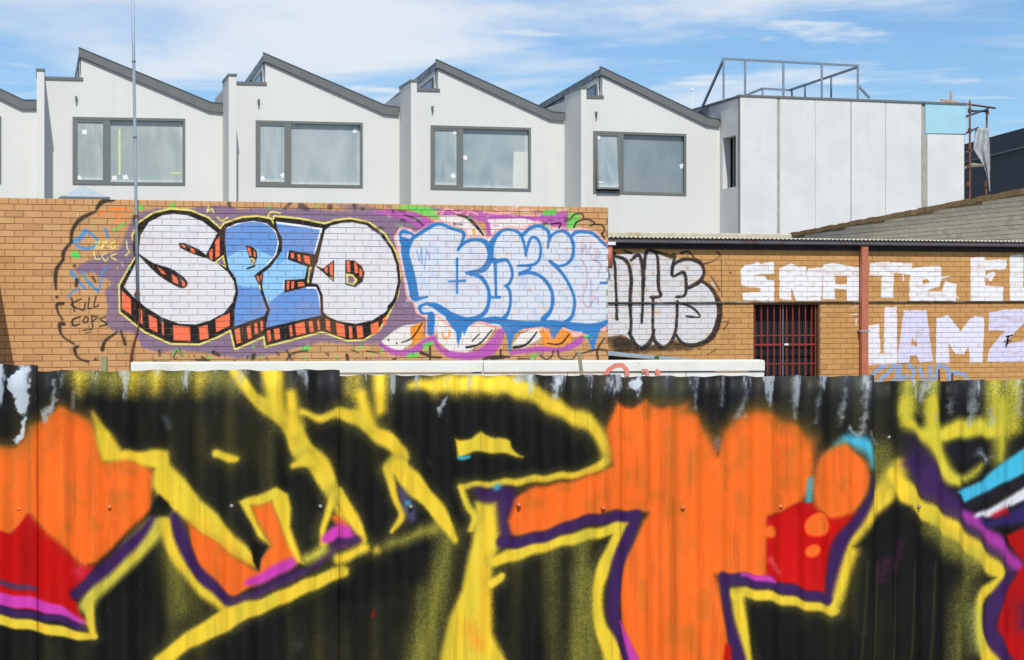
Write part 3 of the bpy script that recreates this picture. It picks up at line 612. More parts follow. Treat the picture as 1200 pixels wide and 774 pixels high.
for q in ([(252, 388, 3), (262, 435, 3)], [(285, 392, 3), (250, 412, 3), (292, 432, 3)], [(300, 405, 3), (296, 430, 3)], [(314, 388, 3), (310, 424, 3), (322, 424, 3)], [(338, 382, 3), (330, 420, 3), (346, 414, 3)], [(282, 455, 3), (256, 465, 4), (258, 485, 4), (280, 480, 3)], [(300, 455, 3), (292, 472, 3), (305, 474, 3), (310, 458, 3), (298, 455, 3)], [(322, 452, 3), (326, 490, 3)], [(322, 452, 3), (342, 456, 3), (326, 470, 3)], [(372, 455, 3), (352, 462, 3), (375, 480, 3), (350, 488, 3)], [(292, 502, 2.5), (325, 498, 2.5)], [(300, 512, 2), (322, 508, 2)]): Pl.line(q, (48, 40, 38), .5, alpha=.95)
for q in ([(335, 195, 2.5), (350, 190, 2.5), (335, 215, 2.5), (352, 210, 2.5)], [(362, 190, 2.5), (358, 215, 2.5), (372, 188, 2.5), (380, 212, 2.5)], [(405, 190, 2.5), (388, 200, 2.5), (395, 215, 2.5), (406, 205, 2.5)], [(330, 225, 2.5), (335, 250, 2.5), (352, 250, 2.5)], [(375, 230, 2.5), (358, 240, 2.5), (372, 258, 2.5), (380, 245, 2.5)], [(410, 232, 2.5), (390, 242, 2.5), (408, 255, 2.5)], [(445, 190, 3), (448, 215, 2.5), (455, 225, 2.5), (440, 240, 2.5)], [(735, 65, 2.5), (728, 85, 3), (745, 75, 2.5), (750, 88, 2.5)], [(765, 105, 3), (780, 116, 3), (800, 106, 3)], [(942, 105, 3), (952, 86, 3), (985, 90, 2.5)]): Pl.line(q, YL, .5, alpha=.95)
for q in ([(805, 55, 7), (808, 68, 5)], [(1000, 75, 3), (1020, 55, 6)], [(1060, 65, 12), (1080, 75, 7)], [(1160, 68, 10)], [(1245, 60, 8), (1248, 72, 5)], [(1275, 75, 6)]): Pl.line(q, (58, 56, 66), 2, alpha=.85)
# first big word: yellow rim, black body, orange bars, white and blue letters
rim = [(484, 240), (468, 170), (490, 125), (540, 92), (600, 78), (670, 84), (730, 108), (775, 148), (790, 128), (850, 108), (905, 104), (950, 112), (962, 132), (966, 104), (1050, 112), (1142, 130), (1180, 118), (1230, 112), (1295, 125), (1350, 165), (1390, 230), (1405, 310), (1395, 380), (1360, 450), (1330, 500), (1280, 532), (1220, 535), (1150, 510), (1130, 505), (935, 556), (930, 520), (828, 565), (812, 498), (760, 525), (700, 548), (600, 546), (510, 505), (424, 436), (422, 345), (455, 285)]
Pl.line([p + (7,) for p in rim] + [rim[0] + (7,)], YL, .7, curve=False)
Pl.poly(rim, K_, .7)
def bars(qs):
    for q in qs: Pl.poly(q, ORG, .6)
S_ = [(484, 215), (490, 165), (520, 118), (570, 93), (610, 88), (660, 93), (715, 115), (770, 158), (728, 240), (770, 265), (805, 295), (828, 330), (833, 365), (822, 405), (790, 445), (740, 472), (690, 486), (630, 484), (570, 462), (510, 425), (470, 392), (430, 350), (484, 242)]
Pl.poly(S_, WH, .7); Pl.line([p + (4.5,) for p in S_] + [S_[0] + (4.5,)], K_, .6, curve=False)
Pl.line([(476, 238, 6), (476, 190, 9), (490, 150, 6), (515, 118, 4)], K_, .7)
Pl.poly([(485, 232), (540, 266), (600, 285), (645, 315), (660, 340), (642, 354), (610, 342), (565, 314), (525, 278)], K_, .7, curve=True)
Pl.poly([(628, 195), (650, 195), (700, 218), (735, 246), (715, 246), (670, 230), (633, 212)], K_, .7); Pl.poly([(722, 246), (772, 160), (780, 250), (752, 262)], K_, .7)
bars([[(552, 278), (572, 290), (586, 308), (568, 302)], [(603, 303), (622, 315), (627, 342), (608, 332)], [(638, 322), (650, 332), (652, 345), (640, 348)], [(636, 198), (648, 201), (656, 216), (640, 208)], [(668, 210), (682, 216), (688, 232), (670, 226)], [(756, 190), (772, 170), (773, 240), (757, 248)], [(735, 225), (748, 212), (748, 256), (736, 250)]])
bars([[(428, 362), (460, 392), (462, 448), (428, 426)], [(488, 424), (500, 432), (502, 482), (490, 474)], [(522, 446), (552, 463), (554, 510), (525, 496)], [(568, 470), (575, 473), (577, 520), (570, 516)], [(608, 484), (668, 490), (670, 541), (610, 538)], [(699, 490), (730, 482), (734, 530), (702, 537)], [(757, 464), (808, 440), (808, 486), (760, 509)]])
Pl.poly([(752, 262), (786, 236), (798, 285), (775, 270)], YL, .5); Pl.poly([(762, 262), (782, 246), (790, 275)], PRP, .5)
P_ = [(790, 140), (830, 122), (890, 113), (940, 122), (973, 150), (985, 195), (975, 240), (945, 275), (905, 305), (920, 360), (942, 432), (932, 455), (820, 495), (820, 430), (833, 370), (825, 320), (800, 285), (790, 230), (787, 180)]
E_ = [(965, 115), (1050, 125), (1140, 140), (1110, 240), (1020, 225), (1015, 250), (1085, 275), (1075, 325), (1005, 330), (1003, 365), (1080, 345), (1115, 345), (1130, 380), (1136, 452), (930, 498), (936, 460), (945, 430), (922, 370), (908, 308), (950, 275), (987, 220), (988, 180), (972, 150)]
for W_ in (P_, E_):
    Pl.poly(W_, B1, .7); Pl.poly([(790, 250), (840, 222), (900, 215), (950, 240), (985, 262), (1000, 255), (1020, 240), (1095, 282), (1080, 320), (1010, 335), (995, 365), (940, 410), (912, 350), (860, 350), (800, 330)], B2, 1.2, clip=W_)
    Pl.poly([(968, 262), (1000, 215), (1000, 255), (975, 275)], (112, 172, 226), .8, clip=W_)
    Pl.line([p + (8,) for p in W_] + [W_[0] + (8,)], (236, 240, 244), .8, curve=False, alpha=.0)
Pl.line([(800, 138, 5), (850, 120, 5), (900, 116, 5), (945, 128, 5), (972, 158, 5), (980, 195, 5), (970, 238, 5), (940, 272, 5)], (240, 244, 248), .6); Pl.line([(968, 122, 4), (1040, 132, 4), (1130, 145, 4), (1108, 228, 4)], (240, 244, 248), .6, curve=False)
Pl.line([(925, 372, 3), (940, 432, 4)], (240, 244, 248), .6); Pl.line([(1080, 352, 4), (1112, 354, 4), (1124, 385, 4), (1130, 440, 4)], (240, 244, 248), .6); Pl.line([(1015, 228, 4), (1012, 250, 4)], (240, 244, 248), .5); Pl.line([(1000, 335, 4), (1000, 362, 4), (1070, 348, 4)], (240, 244, 248), .5, curve=False)
for W_ in (P_, E_): Pl.line([p + (4,) for p in W_] + [W_[0] + (4,)], K_, .6, curve=False)
Pl.poly([(864, 204), (885, 208), (902, 222), (905, 245), (895, 268), (885, 275)], K_, .7); Pl.poly([(877, 248), (888, 246), (898, 256), (886, 276)], YL, .5); Pl.poly([(882, 254), (888, 252), (892, 258), (886, 268)], PRP, .5); bars([[(869, 210), (880, 213), (886, 242), (876, 240)], [(890, 218), (898, 226), (900, 246), (892, 242)]])
Pl.line([(870, 285, 3), (895, 276, 3)], K_, .5)
Pl.poly([(893, 308), (926, 304), (920, 360)], K_, .6); bars([[(900, 311), (910, 310), (914, 335), (908, 330)], [(915, 308), (922, 308), (918, 335)]]); Pl.line([(913, 345, 3), (915, 360, 2)], YL, .5)
Pl.poly([(1015, 225), (1110, 240), (1112, 275), (1085, 278), (1015, 252)], K_, .6); bars([[(1022, 230), (1034, 232), (1034, 252), (1022, 248)], [(1044, 234), (1056, 236), (1058, 262), (1048, 258)], [(1066, 238), (1088, 242), (1092, 272), (1072, 264)]])
Pl.poly([(1003, 325), (1075, 325), (1085, 345), (1005, 366)], K_, .6); bars([[(1008, 328), (1018, 328), (1016, 360), (1008, 362)], [(1024, 330), (1034, 330), (1033, 355), (1024, 356)], [(1046, 332), (1068, 332), (1072, 345), (1048, 350)]])
Pl.line([(1093, 285, 7), (1087, 330, 7)], YL, .5); Pl.line([(1093, 290, 3.5), (1088, 325, 3.5)], PRP, .4)
bars([[(824, 500), (842, 494), (848, 545), (832, 550)], [(866, 490), (880, 484), (886, 528), (872, 534)], [(893, 478), (904, 474), (908, 512), (896, 518)], [(914, 470), (924, 466), (926, 500), (917, 506)], [(938, 504), (950, 500), (954, 538), (942, 542)], [(962, 498), (982, 494), (986, 532), (966, 536)], [(1016, 486), (1026, 483), (1030, 522), (1020, 524)], [(1036, 480), (1070, 472), (1076, 514), (1042, 520)], [(1084, 470), (1098, 467), (1104, 506), (1090, 510)], [(1114, 466), (1122, 464), (1126, 500), (1118, 502)]])
Pl.crop(380, 220, 3)
D_ = [(-2, 148), (20, 130), (60, 120), (100, 118), (150, 128), (200, 165), (238, 215), (258, 270), (264, 330), (250, 390), (220, 440), (170, 472), (110, 484), (50, 475), (10, 458), (-8, 440), (-10, 380), (-25, 345), (-50, 340), (-36, 272), (-28, 262)]
Pl.poly(D_, WH, .7); Pl.line([p + (4.5,) for p in D_] + [D_[0] + (4.5,)], K_, .6, curve=False)
Pl.line([(230, 420, 8), (250, 390, 5), (264, 330, 4)], K_, .6)
Pl.poly([(-36, 272), (-5, 285), (35, 255), (34, 332), (-8, 295)], K_, .6); bars([[(0, 284), (12, 276), (12, 302), (2, 296)], [(18, 272), (31, 262), (31, 312), (20, 306)]]); Pl.poly([(18, 312), (30, 316), (30, 326)], YL, .5)
Pl.poly([(74, 255), (105, 257), (130, 275), (142, 300), (135, 330), (110, 350), (74, 342)], K_, .7); Pl.poly([(76, 302), (100, 305), (118, 325), (105, 344), (78, 338)], YL, .5); Pl.poly([(84, 310), (98, 312), (108, 326), (100, 336), (84, 334)], PRP, .5)
bars([[(78, 258), (90, 258), (93, 298), (80, 298)], [(104, 262), (115, 266), (120, 300), (108, 302)], [(123, 282), (132, 290), (134, 310), (124, 316)]])
bars([[(4, 460), (20, 468), (22, 508), (6, 498)], [(40, 474), (70, 482), (75, 527), (45, 520)], [(85, 486), (98, 488), (100, 530), (88, 530)], [(112, 486), (134, 486), (138, 526), (116, 530)], [(162, 482), (190, 470), (194, 505), (166, 520)], [(204, 462), (216, 452), (218, 478), (208, 488)]])
# second word: magenta, green and cream under blue outlined bubble letters
Pl.poly([(150, 88), (230, 75), (320, 88), (360, 105), (400, 130), (340, 152), (300, 118), (220, 98)], MG, 1.2, alpha=.95); Pl.poly([(240, 72), (290, 62), (400, 70), (402, 112), (350, 96), (300, 78)], GR, 1, alpha=.9); Pl.poly([(395, 75), (520, 78), (700, 100), (860, 82), (850, 145), (760, 140), (580, 150), (570, 125), (480, 100), (400, 100)], MG, 1, alpha=.95); Pl.poly([(770, 80), (815, 75), (815, 98), (765, 98)], GR, 1.2, alpha=.85); Pl.poly([(862, 85), (900, 95), (885, 150), (848, 152)], GR, 1, alpha=.9); Pl.line([(930, 155, 8), (955, 158, 6)], GR, 1, alpha=.8)
Pl.poly([(400, 100), (480, 98), (540, 130), (570, 170), (500, 180), (420, 125)], (232, 226, 220), 1); Pl.poly([(575, 112), (700, 108), (800, 135), (790, 160), (690, 158), (575, 165)], (230, 224, 220), 1); Pl.line([(575, 130, 8), (580, 170, 7)], MG, 1); Pl.line([(525, 150, 5), (528, 165, 4)], (240, 160, 60), 1)
for q in ([(395, 85, 4), (440, 75, 3), (470, 90, 3), (500, 80, 3), (540, 95, 3)], [(560, 85, 4), (620, 92, 4), (680, 80, 3)], [(700, 75, 4), (750, 85, 4), (755, 98, 3), (700, 98, 3)], [(410, 95, 3), (430, 72, 3)], [(600, 75, 3), (670, 100, 3)], [(500, 98, 3), (520, 75, 3)]): Pl.line(q, PK, .6, alpha=.9)
Pl.line([(468, 96, 3), (500, 105, 5), (530, 130, 6), (560, 168, 3)], (44, 40, 40), .6); Pl.line([(280, 96, 2), (320, 110, 3), (350, 136, 2)], (50, 50, 50), .8)
body = [(250, 175), (270, 145), (300, 150), (320, 165), (400, 118), (495, 152), (500, 180), (545, 175), (588, 178), (600, 160), (650, 140), (700, 150), (750, 122), (792, 145), (830, 145), (862, 150), (900, 145), (950, 158), (1002, 212), (1002, 490), (985, 500), (930, 500), (880, 520), (850, 500), (790, 498), (700, 495), (640, 500), (600, 485), (540, 472), (500, 500), (440, 490), (400, 460), (390, 510), (362, 520), (365, 455), (330, 440), (315, 400), (295, 380), (280, 300), (262, 220)]
Pl.line([p + (7,) for p in body] + [body[0] + (7,)], PK, .8, curve=False)
Pl.poly(body, (214, 219, 230), 1); [Pl.line([(x_, y_, r_2), (x_ + 18, y_ + 26, r_2 * .7)], (178, 200, 228), 3, alpha=.4) for x_, y_, r_2 in [(random.uniform(300, 970), random.uniform(190, 440), random.uniform(6, 14)) for _ in range(30)]]
ghost = [(0, 0)]
for k in range(70):
    x, y = random.uniform(300, 980), random.uniform(180, 450); c = random.choice([(206, 190, 214), (214, 226, 226), (232, 204, 190), (196, 206, 224), (226, 210, 226)])
    Pl.line([(x, y, random.uniform(3, 8)), (x + random.uniform(-14, 14), y + random.uniform(-30, 30), random.uniform(2, 7))], c, 2, alpha=.55)
for q in ([(325, 220, 2), (335, 260, 2), (342, 215, 2), (345, 270, 2)], [(360, 215, 2), (352, 290, 2)], [(365, 225, 2), (370, 255, 2)]): Pl.line(q, (120, 160, 210), .7, alpha=.8)
for k in range(190):
    x, y = random.uniform(290, 990), random.uniform(170, 460); an = random.uniform(0, 6.3); ln = random.uniform(8, 34)
    Pl.line([(x, y, random.uniform(.8, 1.8)), (x + ln * .5 * math.cos(an) + random.uniform(-5, 5), y + ln * .5 * math.sin(an), 1.3), (x + ln * math.cos(an + .5), y + ln * math.sin(an + .5), .8)], random.choice([(168, 190, 222), (236, 190, 176), (190, 176, 206), (180, 184, 190), (236, 176, 120), (176, 214, 196)]), .6, alpha=.75)
for k in range(90):
    x, y = random.uniform(160, 850), random.choice([random.uniform(62, 150), random.uniform(545, 606)]); an = random.uniform(-.5, .5)
    Pl.line([(x, y, random.uniform(2, 6)), (x + random.uniform(6, 30), y + random.uniform(-8, 8), random.uniform(1, 5))], random.choice([MG, GR, PK, PRP, (232, 226, 220), (170, 120, 180), (60, 56, 58), (44, 40, 40)]), 1.0, alpha=.55, rough=1)
def b(*q): Pl.line(list(q), BU, .8, alpha=.96, rough=.4)
Pl.line([(280, 165, 18), (300, 172, 16)], BU, .8); Pl.line([(288, 185, 24)], BU, .8); Pl.line([(278, 168, 7), (300, 172, 8)], (214, 206, 226), .8); Pl.line([(262, 212, 7), (274, 208, 3)], PK, .6)
b((288, 200, 18), (285, 235, 14), (298, 290, 16), (312, 350, 16), (318, 385, 14), (335, 390, 6), (362, 384, 4))
b((310, 180, 6), (350, 152, 7), (400, 128, 6), (450, 145, 6), (490, 160, 6), (483, 195, 5), (471, 220, 5))
b((472, 214, 5), (500, 190, 6), (540, 183, 6), (570, 196, 9), (584, 230, 11), (578, 262, 11), (555, 290, 10), (510, 300, 7), (500, 300, 4))
b((515, 303, 7), (550, 315, 7), (574, 350, 6), (580, 390, 6), (570, 430, 7), (545, 455, 8), (500, 464, 9), (450, 452, 12), (410, 428, 13), (385, 414, 9), (355, 410, 5), (335, 422, 5), (345, 442, 4), (378, 440, 4))
b((467, 250, 4), (467, 370, 4)); b((440, 330, 4), (495, 328, 4)); b((376, 450, 13), (374, 508, 13))
b((601, 268, 6), (604, 385, 4)); b((590, 386, 4), (618, 386, 4)); b((585, 255, 12), (610, 258, 8), (640, 255, 6), (656, 278, 5), (661, 310, 5), (650, 338, 5), (636, 346, 4)); b((636, 346, 4), (650, 360, 5), (655, 400, 5), (646, 440, 6), (630, 462, 8))
b((586, 225, 10), (592, 190, 9), (618, 157, 6), (650, 148, 5), (685, 160, 6), (702, 195, 5), (709, 240, 4)); b((698, 166, 7), (725, 142, 6), (760, 136, 6), (790, 160, 6), (786, 212, 4))
b((709, 236, 4), (724, 182, 5), (746, 178, 5), (761, 210, 5), (755, 255, 5), (730, 272, 5), (682, 275, 4)); b((722, 276, 4), (724, 286, 4), (686, 302, 5)); b((686, 305, 5), (730, 300, 6), (770, 320, 6), (798, 360, 6), (803, 400, 6), (794, 436, 7), (770, 462, 10))
b((788, 190, 4), (802, 166, 5), (832, 153, 5), (860, 166, 6), (875, 200, 6), (872, 245, 6), (850, 270, 5), (820, 275, 5), (793, 258, 5)); b((795, 260, 6), (835, 300, 6), (865, 350, 5), (880, 400, 5), (872, 450, 6), (845, 478, 9))
b((868, 172, 5), (890, 156, 6), (940, 160, 6), (970, 185, 5), (1002, 216, 5)); b((972, 335, 4), (1002, 335, 4))
b((440, 458, 13), (520, 474, 11), (600, 466, 13), (660, 480, 14), (740, 484, 14), (800, 482, 15), (870, 488, 15), (940, 492, 14), (1002, 470, 7))
for q in ([(436, 470), (512, 480), (492, 520), (485, 505), (472, 562), (462, 510)], [(618, 480), (722, 485), (690, 500), (668, 515), (652, 582), (640, 520)], [(785, 490), (835, 490), (820, 520), (808, 560), (802, 520)], [(895, 490), (990, 485), (965, 510), (945, 578), (925, 530)]): Pl.poly(q, (52, 128, 196), 1, rough=1)
for q in ([(905, 190, 2), (900, 230, 2), (915, 200, 2), (918, 235, 2)], [(935, 205, 2), (925, 230, 2), (945, 235, 2)], [(955, 215, 2), (950, 260, 2), (968, 225, 2)], [(900, 250, 2), (920, 290, 2), (918, 340, 2), (905, 380, 2)], [(940, 250, 2), (970, 270, 2), (958, 295, 2)], [(905, 400, 2), (925, 420, 2), (950, 385, 2), (960, 410, 2)]):
    Pl.line(q, PK, .5, alpha=.8); Pl.line([(x + 5, y + 2, r) for x, y, r in q], (120, 170, 210), .5, alpha=.6)
Pl.line([(995, 350, 4), (995, 440, 4)], (160, 220, 170), 1.5, alpha=.6); Pl.line([(938, 330, 3), (938, 420, 3)], (170, 160, 210), 1.5, alpha=.6)
Pl.poly([(200, 540), (250, 500), (280, 485), (340, 478), (350, 500), (312, 542), (270, 575), (230, 568)], (232, 228, 222), 1); Pl.poly([(302, 490), (352, 468), (348, 520), (318, 556), (304, 530)], (246, 150, 50), 1); Pl.line([(272, 545, 2), (310, 528, 2.5), (345, 475, 2)], K_, .5); Pl.line([(226, 536, 3)], K_, .6); Pl.line([(255, 548, 3)], K_, .6)
Pl.line([(195, 552, 6), (250, 580, 10), (310, 575, 12), (355, 545, 12), (385, 528, 8)], MG, .8); Pl.line([(385, 530, 6), (405, 565, 8), (450, 588, 12), (520, 592, 14), (585, 565, 22), (620, 510, 14)], MG, 1)
Pl.poly([(392, 452), (430, 470), (470, 500), (540, 478), (600, 494), (570, 540), (500, 580), (440, 575), (400, 540)], (232, 228, 222), 1); Pl.line([(392, 450, 4), (430, 478, 4), (455, 495, 4)], PK, .6); Pl.line([(520, 485, 4), (548, 475, 5), (605, 492, 4)], PK, .6); Pl.line([(415, 510, 4), (420, 528, 4), (438, 525, 4), (440, 505, 4)], (246, 150, 80), 1, alpha=.8); Pl.line([(500, 562, 4), (545, 550, 3), (590, 500, 2)], K_, .6); Pl.line([(520, 540, 2), (545, 515, 2)], K_, .5)
Pl.poly([(436, 470), (512, 480), (492, 520), (485, 505), (472, 562), (462, 510)], (52, 128, 196), 1, rough=1)
Pl.poly([(660, 555), (690, 515), (745, 494), (780, 498), (760, 530), (700, 565)], (232, 228, 222), 1); Pl.line([(668, 562, 5), (710, 552, 4), (748, 508, 2)], K_, .6); Pl.poly([(755, 500), (790, 495), (802, 538), (836, 495), (870, 512), (866, 545), (820, 562), (775, 558)], (246, 152, 56), 1); Pl.line([(785, 548, 2), (830, 550, 3), (862, 515, 2)], K_, .5); Pl.line([(660, 580, 7), (760, 568, 10), (830, 572, 8), (890, 545, 12), (910, 525, 6)], MG, .8); Pl.line([(700, 500, 3), (770, 492, 3), (800, 530, 3)], PK, .5, curve=False); Pl.line([(840, 495, 4), (880, 510, 4), (925, 520, 3)], PK, .6); Pl.line([(975, 500, 4), (1002, 482, 4)], PK, .6)
for q in ([(300, 592, 9), (322, 588, 8)], [(355, 556, 9), (375, 548, 8)], [(730, 600, 6)], [(742, 588, 6)], [(915, 525, 4), (930, 520, 3)], [(205, 565, 3), (200, 582, 3)], [(130, 560, 5)], [(110, 566, 4)], [(940, 530, 4)]): Pl.line(q, GR, .8, alpha=.9)
for q in ([(340, 580, 6), (368, 592, 5)], [(372, 560, 4), (372, 605, 4)], [(372, 596, 4), (410, 598, 4)], [(590, 600, 7), (630, 596, 6)], [(620, 570, 4), (620, 596, 4)], [(560, 604, 4), (590, 596, 6), (650, 596, 4)], [(760, 590, 3), (780, 605, 3), (800, 592, 3), (805, 575, 3)], [(820, 575, 3), (830, 600, 3), (870, 605, 3), (890, 580, 3)], [(900, 585, 3), (960, 570, 4), (1000, 575, 4)], [(985, 530, 3), (960, 570, 4), (962, 605, 4)], [(680, 602, 3), (720, 602, 3)], [(80, 590, 6), (82, 606, 6)], [(148, 600, 4)], [(240, 604, 3), (252, 602, 4)], [(95, 570, 2), (120, 582, 2)], [(150, 575, 3), (190, 582, 2)]): Pl.line(q, (44, 40, 38), .9, alpha=.92)
for q in ([(868, 108, 3), (880, 95, 3), (905, 92, 3), (912, 105, 3)], [(878, 140, 3), (890, 120, 3), (925, 112, 3), (950, 125, 3), (935, 135, 3)], [(945, 130, 3), (975, 132, 3), (985, 150, 3), (975, 165, 3)], [(975, 160, 3), (985, 180, 3)], [(800, 128, 3), (830, 126, 3), (825, 142, 3)]): Pl.line(q, (34, 32, 36), .6, alpha=.95)
Pl.crop(0, 220, 3)
for q in ([(560, 575, 5), (562, 590, 5)], [(610, 595, 4), (625, 570, 4), (640, 592, 4)], [(545, 614, 4), (600, 614, 4)], [(690, 606, 5), (735, 608, 5)], [(710, 596, 4), (725, 606, 4)], [(825, 612, 4)], [(750, 580, 7), (770, 590, 6)], [(890, 600, 8), (892, 588, 7)], [(1010, 575, 4), (1025, 606, 4)], [(1010, 606, 4), (1025, 585, 4), (1080, 572, 5)]): Pl.line(q, (48, 44, 44), 1, alpha=.85)
Pl.line([(890, 560, 5)], GR, .8); Pl.line([(1085, 562, 8), (1060, 568, 5)], GR, 1, alpha=.9); Pl.line([(608, 590, 3), (622, 568, 3), (640, 590, 3)], GR, .7, alpha=.8)
for k in range(34):
    x, y = random.uniform(420, 1190), random.uniform(585, 618)
    Pl.line([(x, y, random.uniform(1.5, 5)), (x + random.uniform(-12, 12), y + random.uniform(-8, 8), random.uniform(1, 3))], random.choice([(44, 40, 38), (44, 40, 38), GR, (120, 110, 100), PRP]), 1.0, alpha=.7, rough=1)
for k in range(40):
    x, y = random.uniform(250, 470), random.uniform(70, 330)
    Pl.line([(x, y, random.uniform(1, 3)), (x + random.uniform(-16, 16), y + random.uniform(-14, 14), random.uniform(.8, 2))], random.choice([(70, 150, 205), (110, 160, 190), YL, PRP, (236, 150, 80), GR]), .8, alpha=.6)
for k in range(60):          # faint cleaned-off colours ghosting through the white letters
    x, y = random.choice([(random.uniform(500, 760), random.uniform(120, 200)), (random.uniform(560, 800), random.uniform(270, 450)), (random.uniform(1180, 1380), random.uniform(150, 430))])
    Pl.line([(x, y, random.uniform(3, 9)), (x + random.uniform(-10, 10), y + random.uniform(10, 50), random.uniform(2, 7))], random.choice([(204, 196, 216), (196, 214, 216), (202, 204, 210), (212, 206, 220)]), 2.5, alpha=.32)
dirt = fbm(Pl.PX / 28, Pl.PY / 28, 91, 5); Pl.al *= np.clip(1 - (dirt - .58) * .6, .88, 1).astype(np.float32)
im_l = Pl.image('long_wall_graffiti')

TAN = [(215, 168, 117), (203, 155, 104), (196, 148, 98), (162, 118, 80)]
ml = brick_mat('tan_brick', LW, TAN, (im_l, Pl), off=LTOP % .086); mlm = brick_mat('tan_brick_mortar', LW, [(158, 120, 78), (132, 100, 66)], (im_l, Pl), True)
lb = thing('painted_brick_building', LW.w(0, 0), 'tan brick building whose long flat wall carries two big graffiti words', 'building')
LB0 = LW.a(-230)
part('wall_core', MB().fbox(LW, LB0, LA1 - .003, 0, LTOP - .004, -.24, -.007), mlm, lb)
part('side_wall', MB().fbox(LW, LA1 - .26, LA1 - .004, 0, LTOP - .006, -7.9, -.2402), ml, lb)
part('flat_roof', MB().fbox(LW, LB0 + .05, LA1 - .262, LTOP - .2, LTOP - .12, -7.9, -.2403), M['galv'], lb)
brickwork(lb, LW, LB0, LA1, .02, LTOP, ml, header_top=True, view=(-5, 720, 225, 432), phase=.07)

# return wall out of the frame whose shadow falls on the painted wall
rb = brick_mat('tan_brick_yard', LW, TAN); aR = LW.a(-14)
rw = thing('yard_wall', LW.w(aR - .12, 0, .8), 'short tan brick yard wall standing square to the painted wall', 'wall')
WR = Frame(LW.w(aR, 0, 0).xy, LW.n.xy, LW.u.xy)
part('wall_core', MB().fbox(WR, .012, 1.7, 0, 2.54, -.23, -.007), mlm, rw); brickwork(rw, WR, .012, 1.7, 0, 2.535, rb, keep=0, view=(0, 1, 0, 1))
part('coping', MB().fbox(WR, .012, 1.74, 2.542, 2.6, -.26, .03), flat('concrete_coping', (150, 144, 132), .9, .2, 6), rw, bevel=.006)

# ================================================================== brick building with barred window
RA0, RA1 = RW.a(690), RW.a(1330); RTOP = 2.66
Pr = Paint(wall_px(RW), RA0, RW.a(1240), .15, 2.62, 150)
Pr.crop(700, 220, 2.4)
# grey silver piece
Pr.line([(70, 440, 26), (130, 450, 16), (200, 445, 14), (280, 440, 12), (330, 400, 8), (345, 350, 6)], (30, 28, 28), 3, alpha=.85, rough=3); Pr.line([(40, 430, 20), (80, 440, 20)], (40, 36, 34), 6, alpha=.8, rough=4)
sil = [(20, 195), (60, 188), (100, 185), (130, 182), (155, 178), (195, 198), (232, 200), (280, 204), (302, 235), (292, 262), (322, 290), (345, 345), (335, 400), (300, 438), (240, 440), (215, 422), (190, 450), (160, 440), (130, 455), (100, 432), (70, 415), (20, 420)]
Pr.poly(sil, (212, 211, 213), 1, alpha=1, rough=1)
for k in range(90):
    x, y = random.uniform(40, 335), random.uniform(200, 435)
    Pr.line([(x, y, random.uniform(2, 5)), (x + random.uniform(-16, 16), y + random.uniform(-6, 6), random.uniform(2, 4))], random.choice([(222, 222, 224), (204, 182, 152), (186, 186, 190), (224, 222, 222), (206, 172, 128)]), 1.5, alpha=.45, rough=1, )
def kk(*q): Pr.line(list(q), (34, 32, 34), .8, alpha=.95, rough=.6)
kk((10, 215, 4), (45, 200, 4), (52, 280, 4), (55, 370, 4)); kk((45, 192, 4), (80, 205, 5), (95, 250, 5), (92, 320, 5), (95, 380, 4), (92, 410, 4)); kk((95, 205, 4), (115, 190, 5), (125, 215, 4), (128, 300, 4), (125, 380, 4)); kk((130, 300, 3), (135, 190, 5), (155, 178, 5), (170, 200, 4), (172, 280, 5), (178, 305, 4), (150, 308, 4)); kk((157, 310, 4), (156, 390, 4), (160, 430, 4)); kk((90, 410, 5), (110, 445, 6), (130, 452, 7), (150, 432, 6), (160, 400, 4)); kk((160, 430, 5), (185, 452, 6), (210, 430, 5), (222, 390, 4), (225, 320, 4))
kk((205, 195, 5), (218, 190, 4), (210, 235, 5), (215, 250, 4), (245, 240, 5), (248, 300, 4), (222, 308, 4)); kk((215, 215, 5), (245, 202, 5), (285, 208, 6), (300, 235, 5), (290, 262, 6), (258, 282, 5)); kk((292, 262, 5), (322, 285, 5), (343, 330, 8), (340, 380, 8), (318, 425, 8), (275, 443, 6), (240, 438, 5), (222, 415, 4)); kk((225, 322, 3), (262, 335, 3), (285, 355, 3), (285, 365, 2.5), (250, 362, 3)); kk((165, 180, 4), (210, 195, 5)); kk((50, 185, 4), (20, 180, 3)); kk((95, 185, 3), (75, 178, 3)); kk((235, 185, 3), (255, 180, 3), (270, 195, 3)); kk((300, 215, 2), (330, 205, 2), (345, 190, 2), (335, 180, 2)); kk((320, 250, 1.5), (345, 290, 1.5)); kk((340, 380, 1.5), (368, 378, 1.5), (355, 400, 1.5)); kk((310, 470, 1.5), (335, 455, 1.5)); kk((374, 240, 2.5)); kk((362, 212, 1.5)); Pr.line([(348, 190, .9), (350, 310, .9)], (60, 48, 36), .5, curve=False)
WT = (236, 237, 240); JZ = (216, 214, 240)
def blk(pts, c=WT, hole=None): Pr.poly(pts, c, .6, rough=.9)
def strokes(qs, c=WT, r=14):
    for q in qs: Pr.line(q, c, .6, rough=1.0, curve=False, r=r)
blk([(402, 232), (415, 218), (440, 216), (450, 209), (460, 216), (497, 212), (498, 240), (440, 246), (441, 256), (498, 262), (497, 318), (410, 316), (408, 296), (458, 294), (459, 284), (405, 276)]); blk([(470, 212), (496, 208), (496, 240), (470, 242)]); blk([(442, 250), (470, 246), (478, 262), (450, 264)])
blk([(512, 228), (545, 214), (568, 224), (587, 222), (586, 262), (592, 228), (634, 226), (630, 318), (560, 318), (545, 280), (545, 316), (512, 314)])
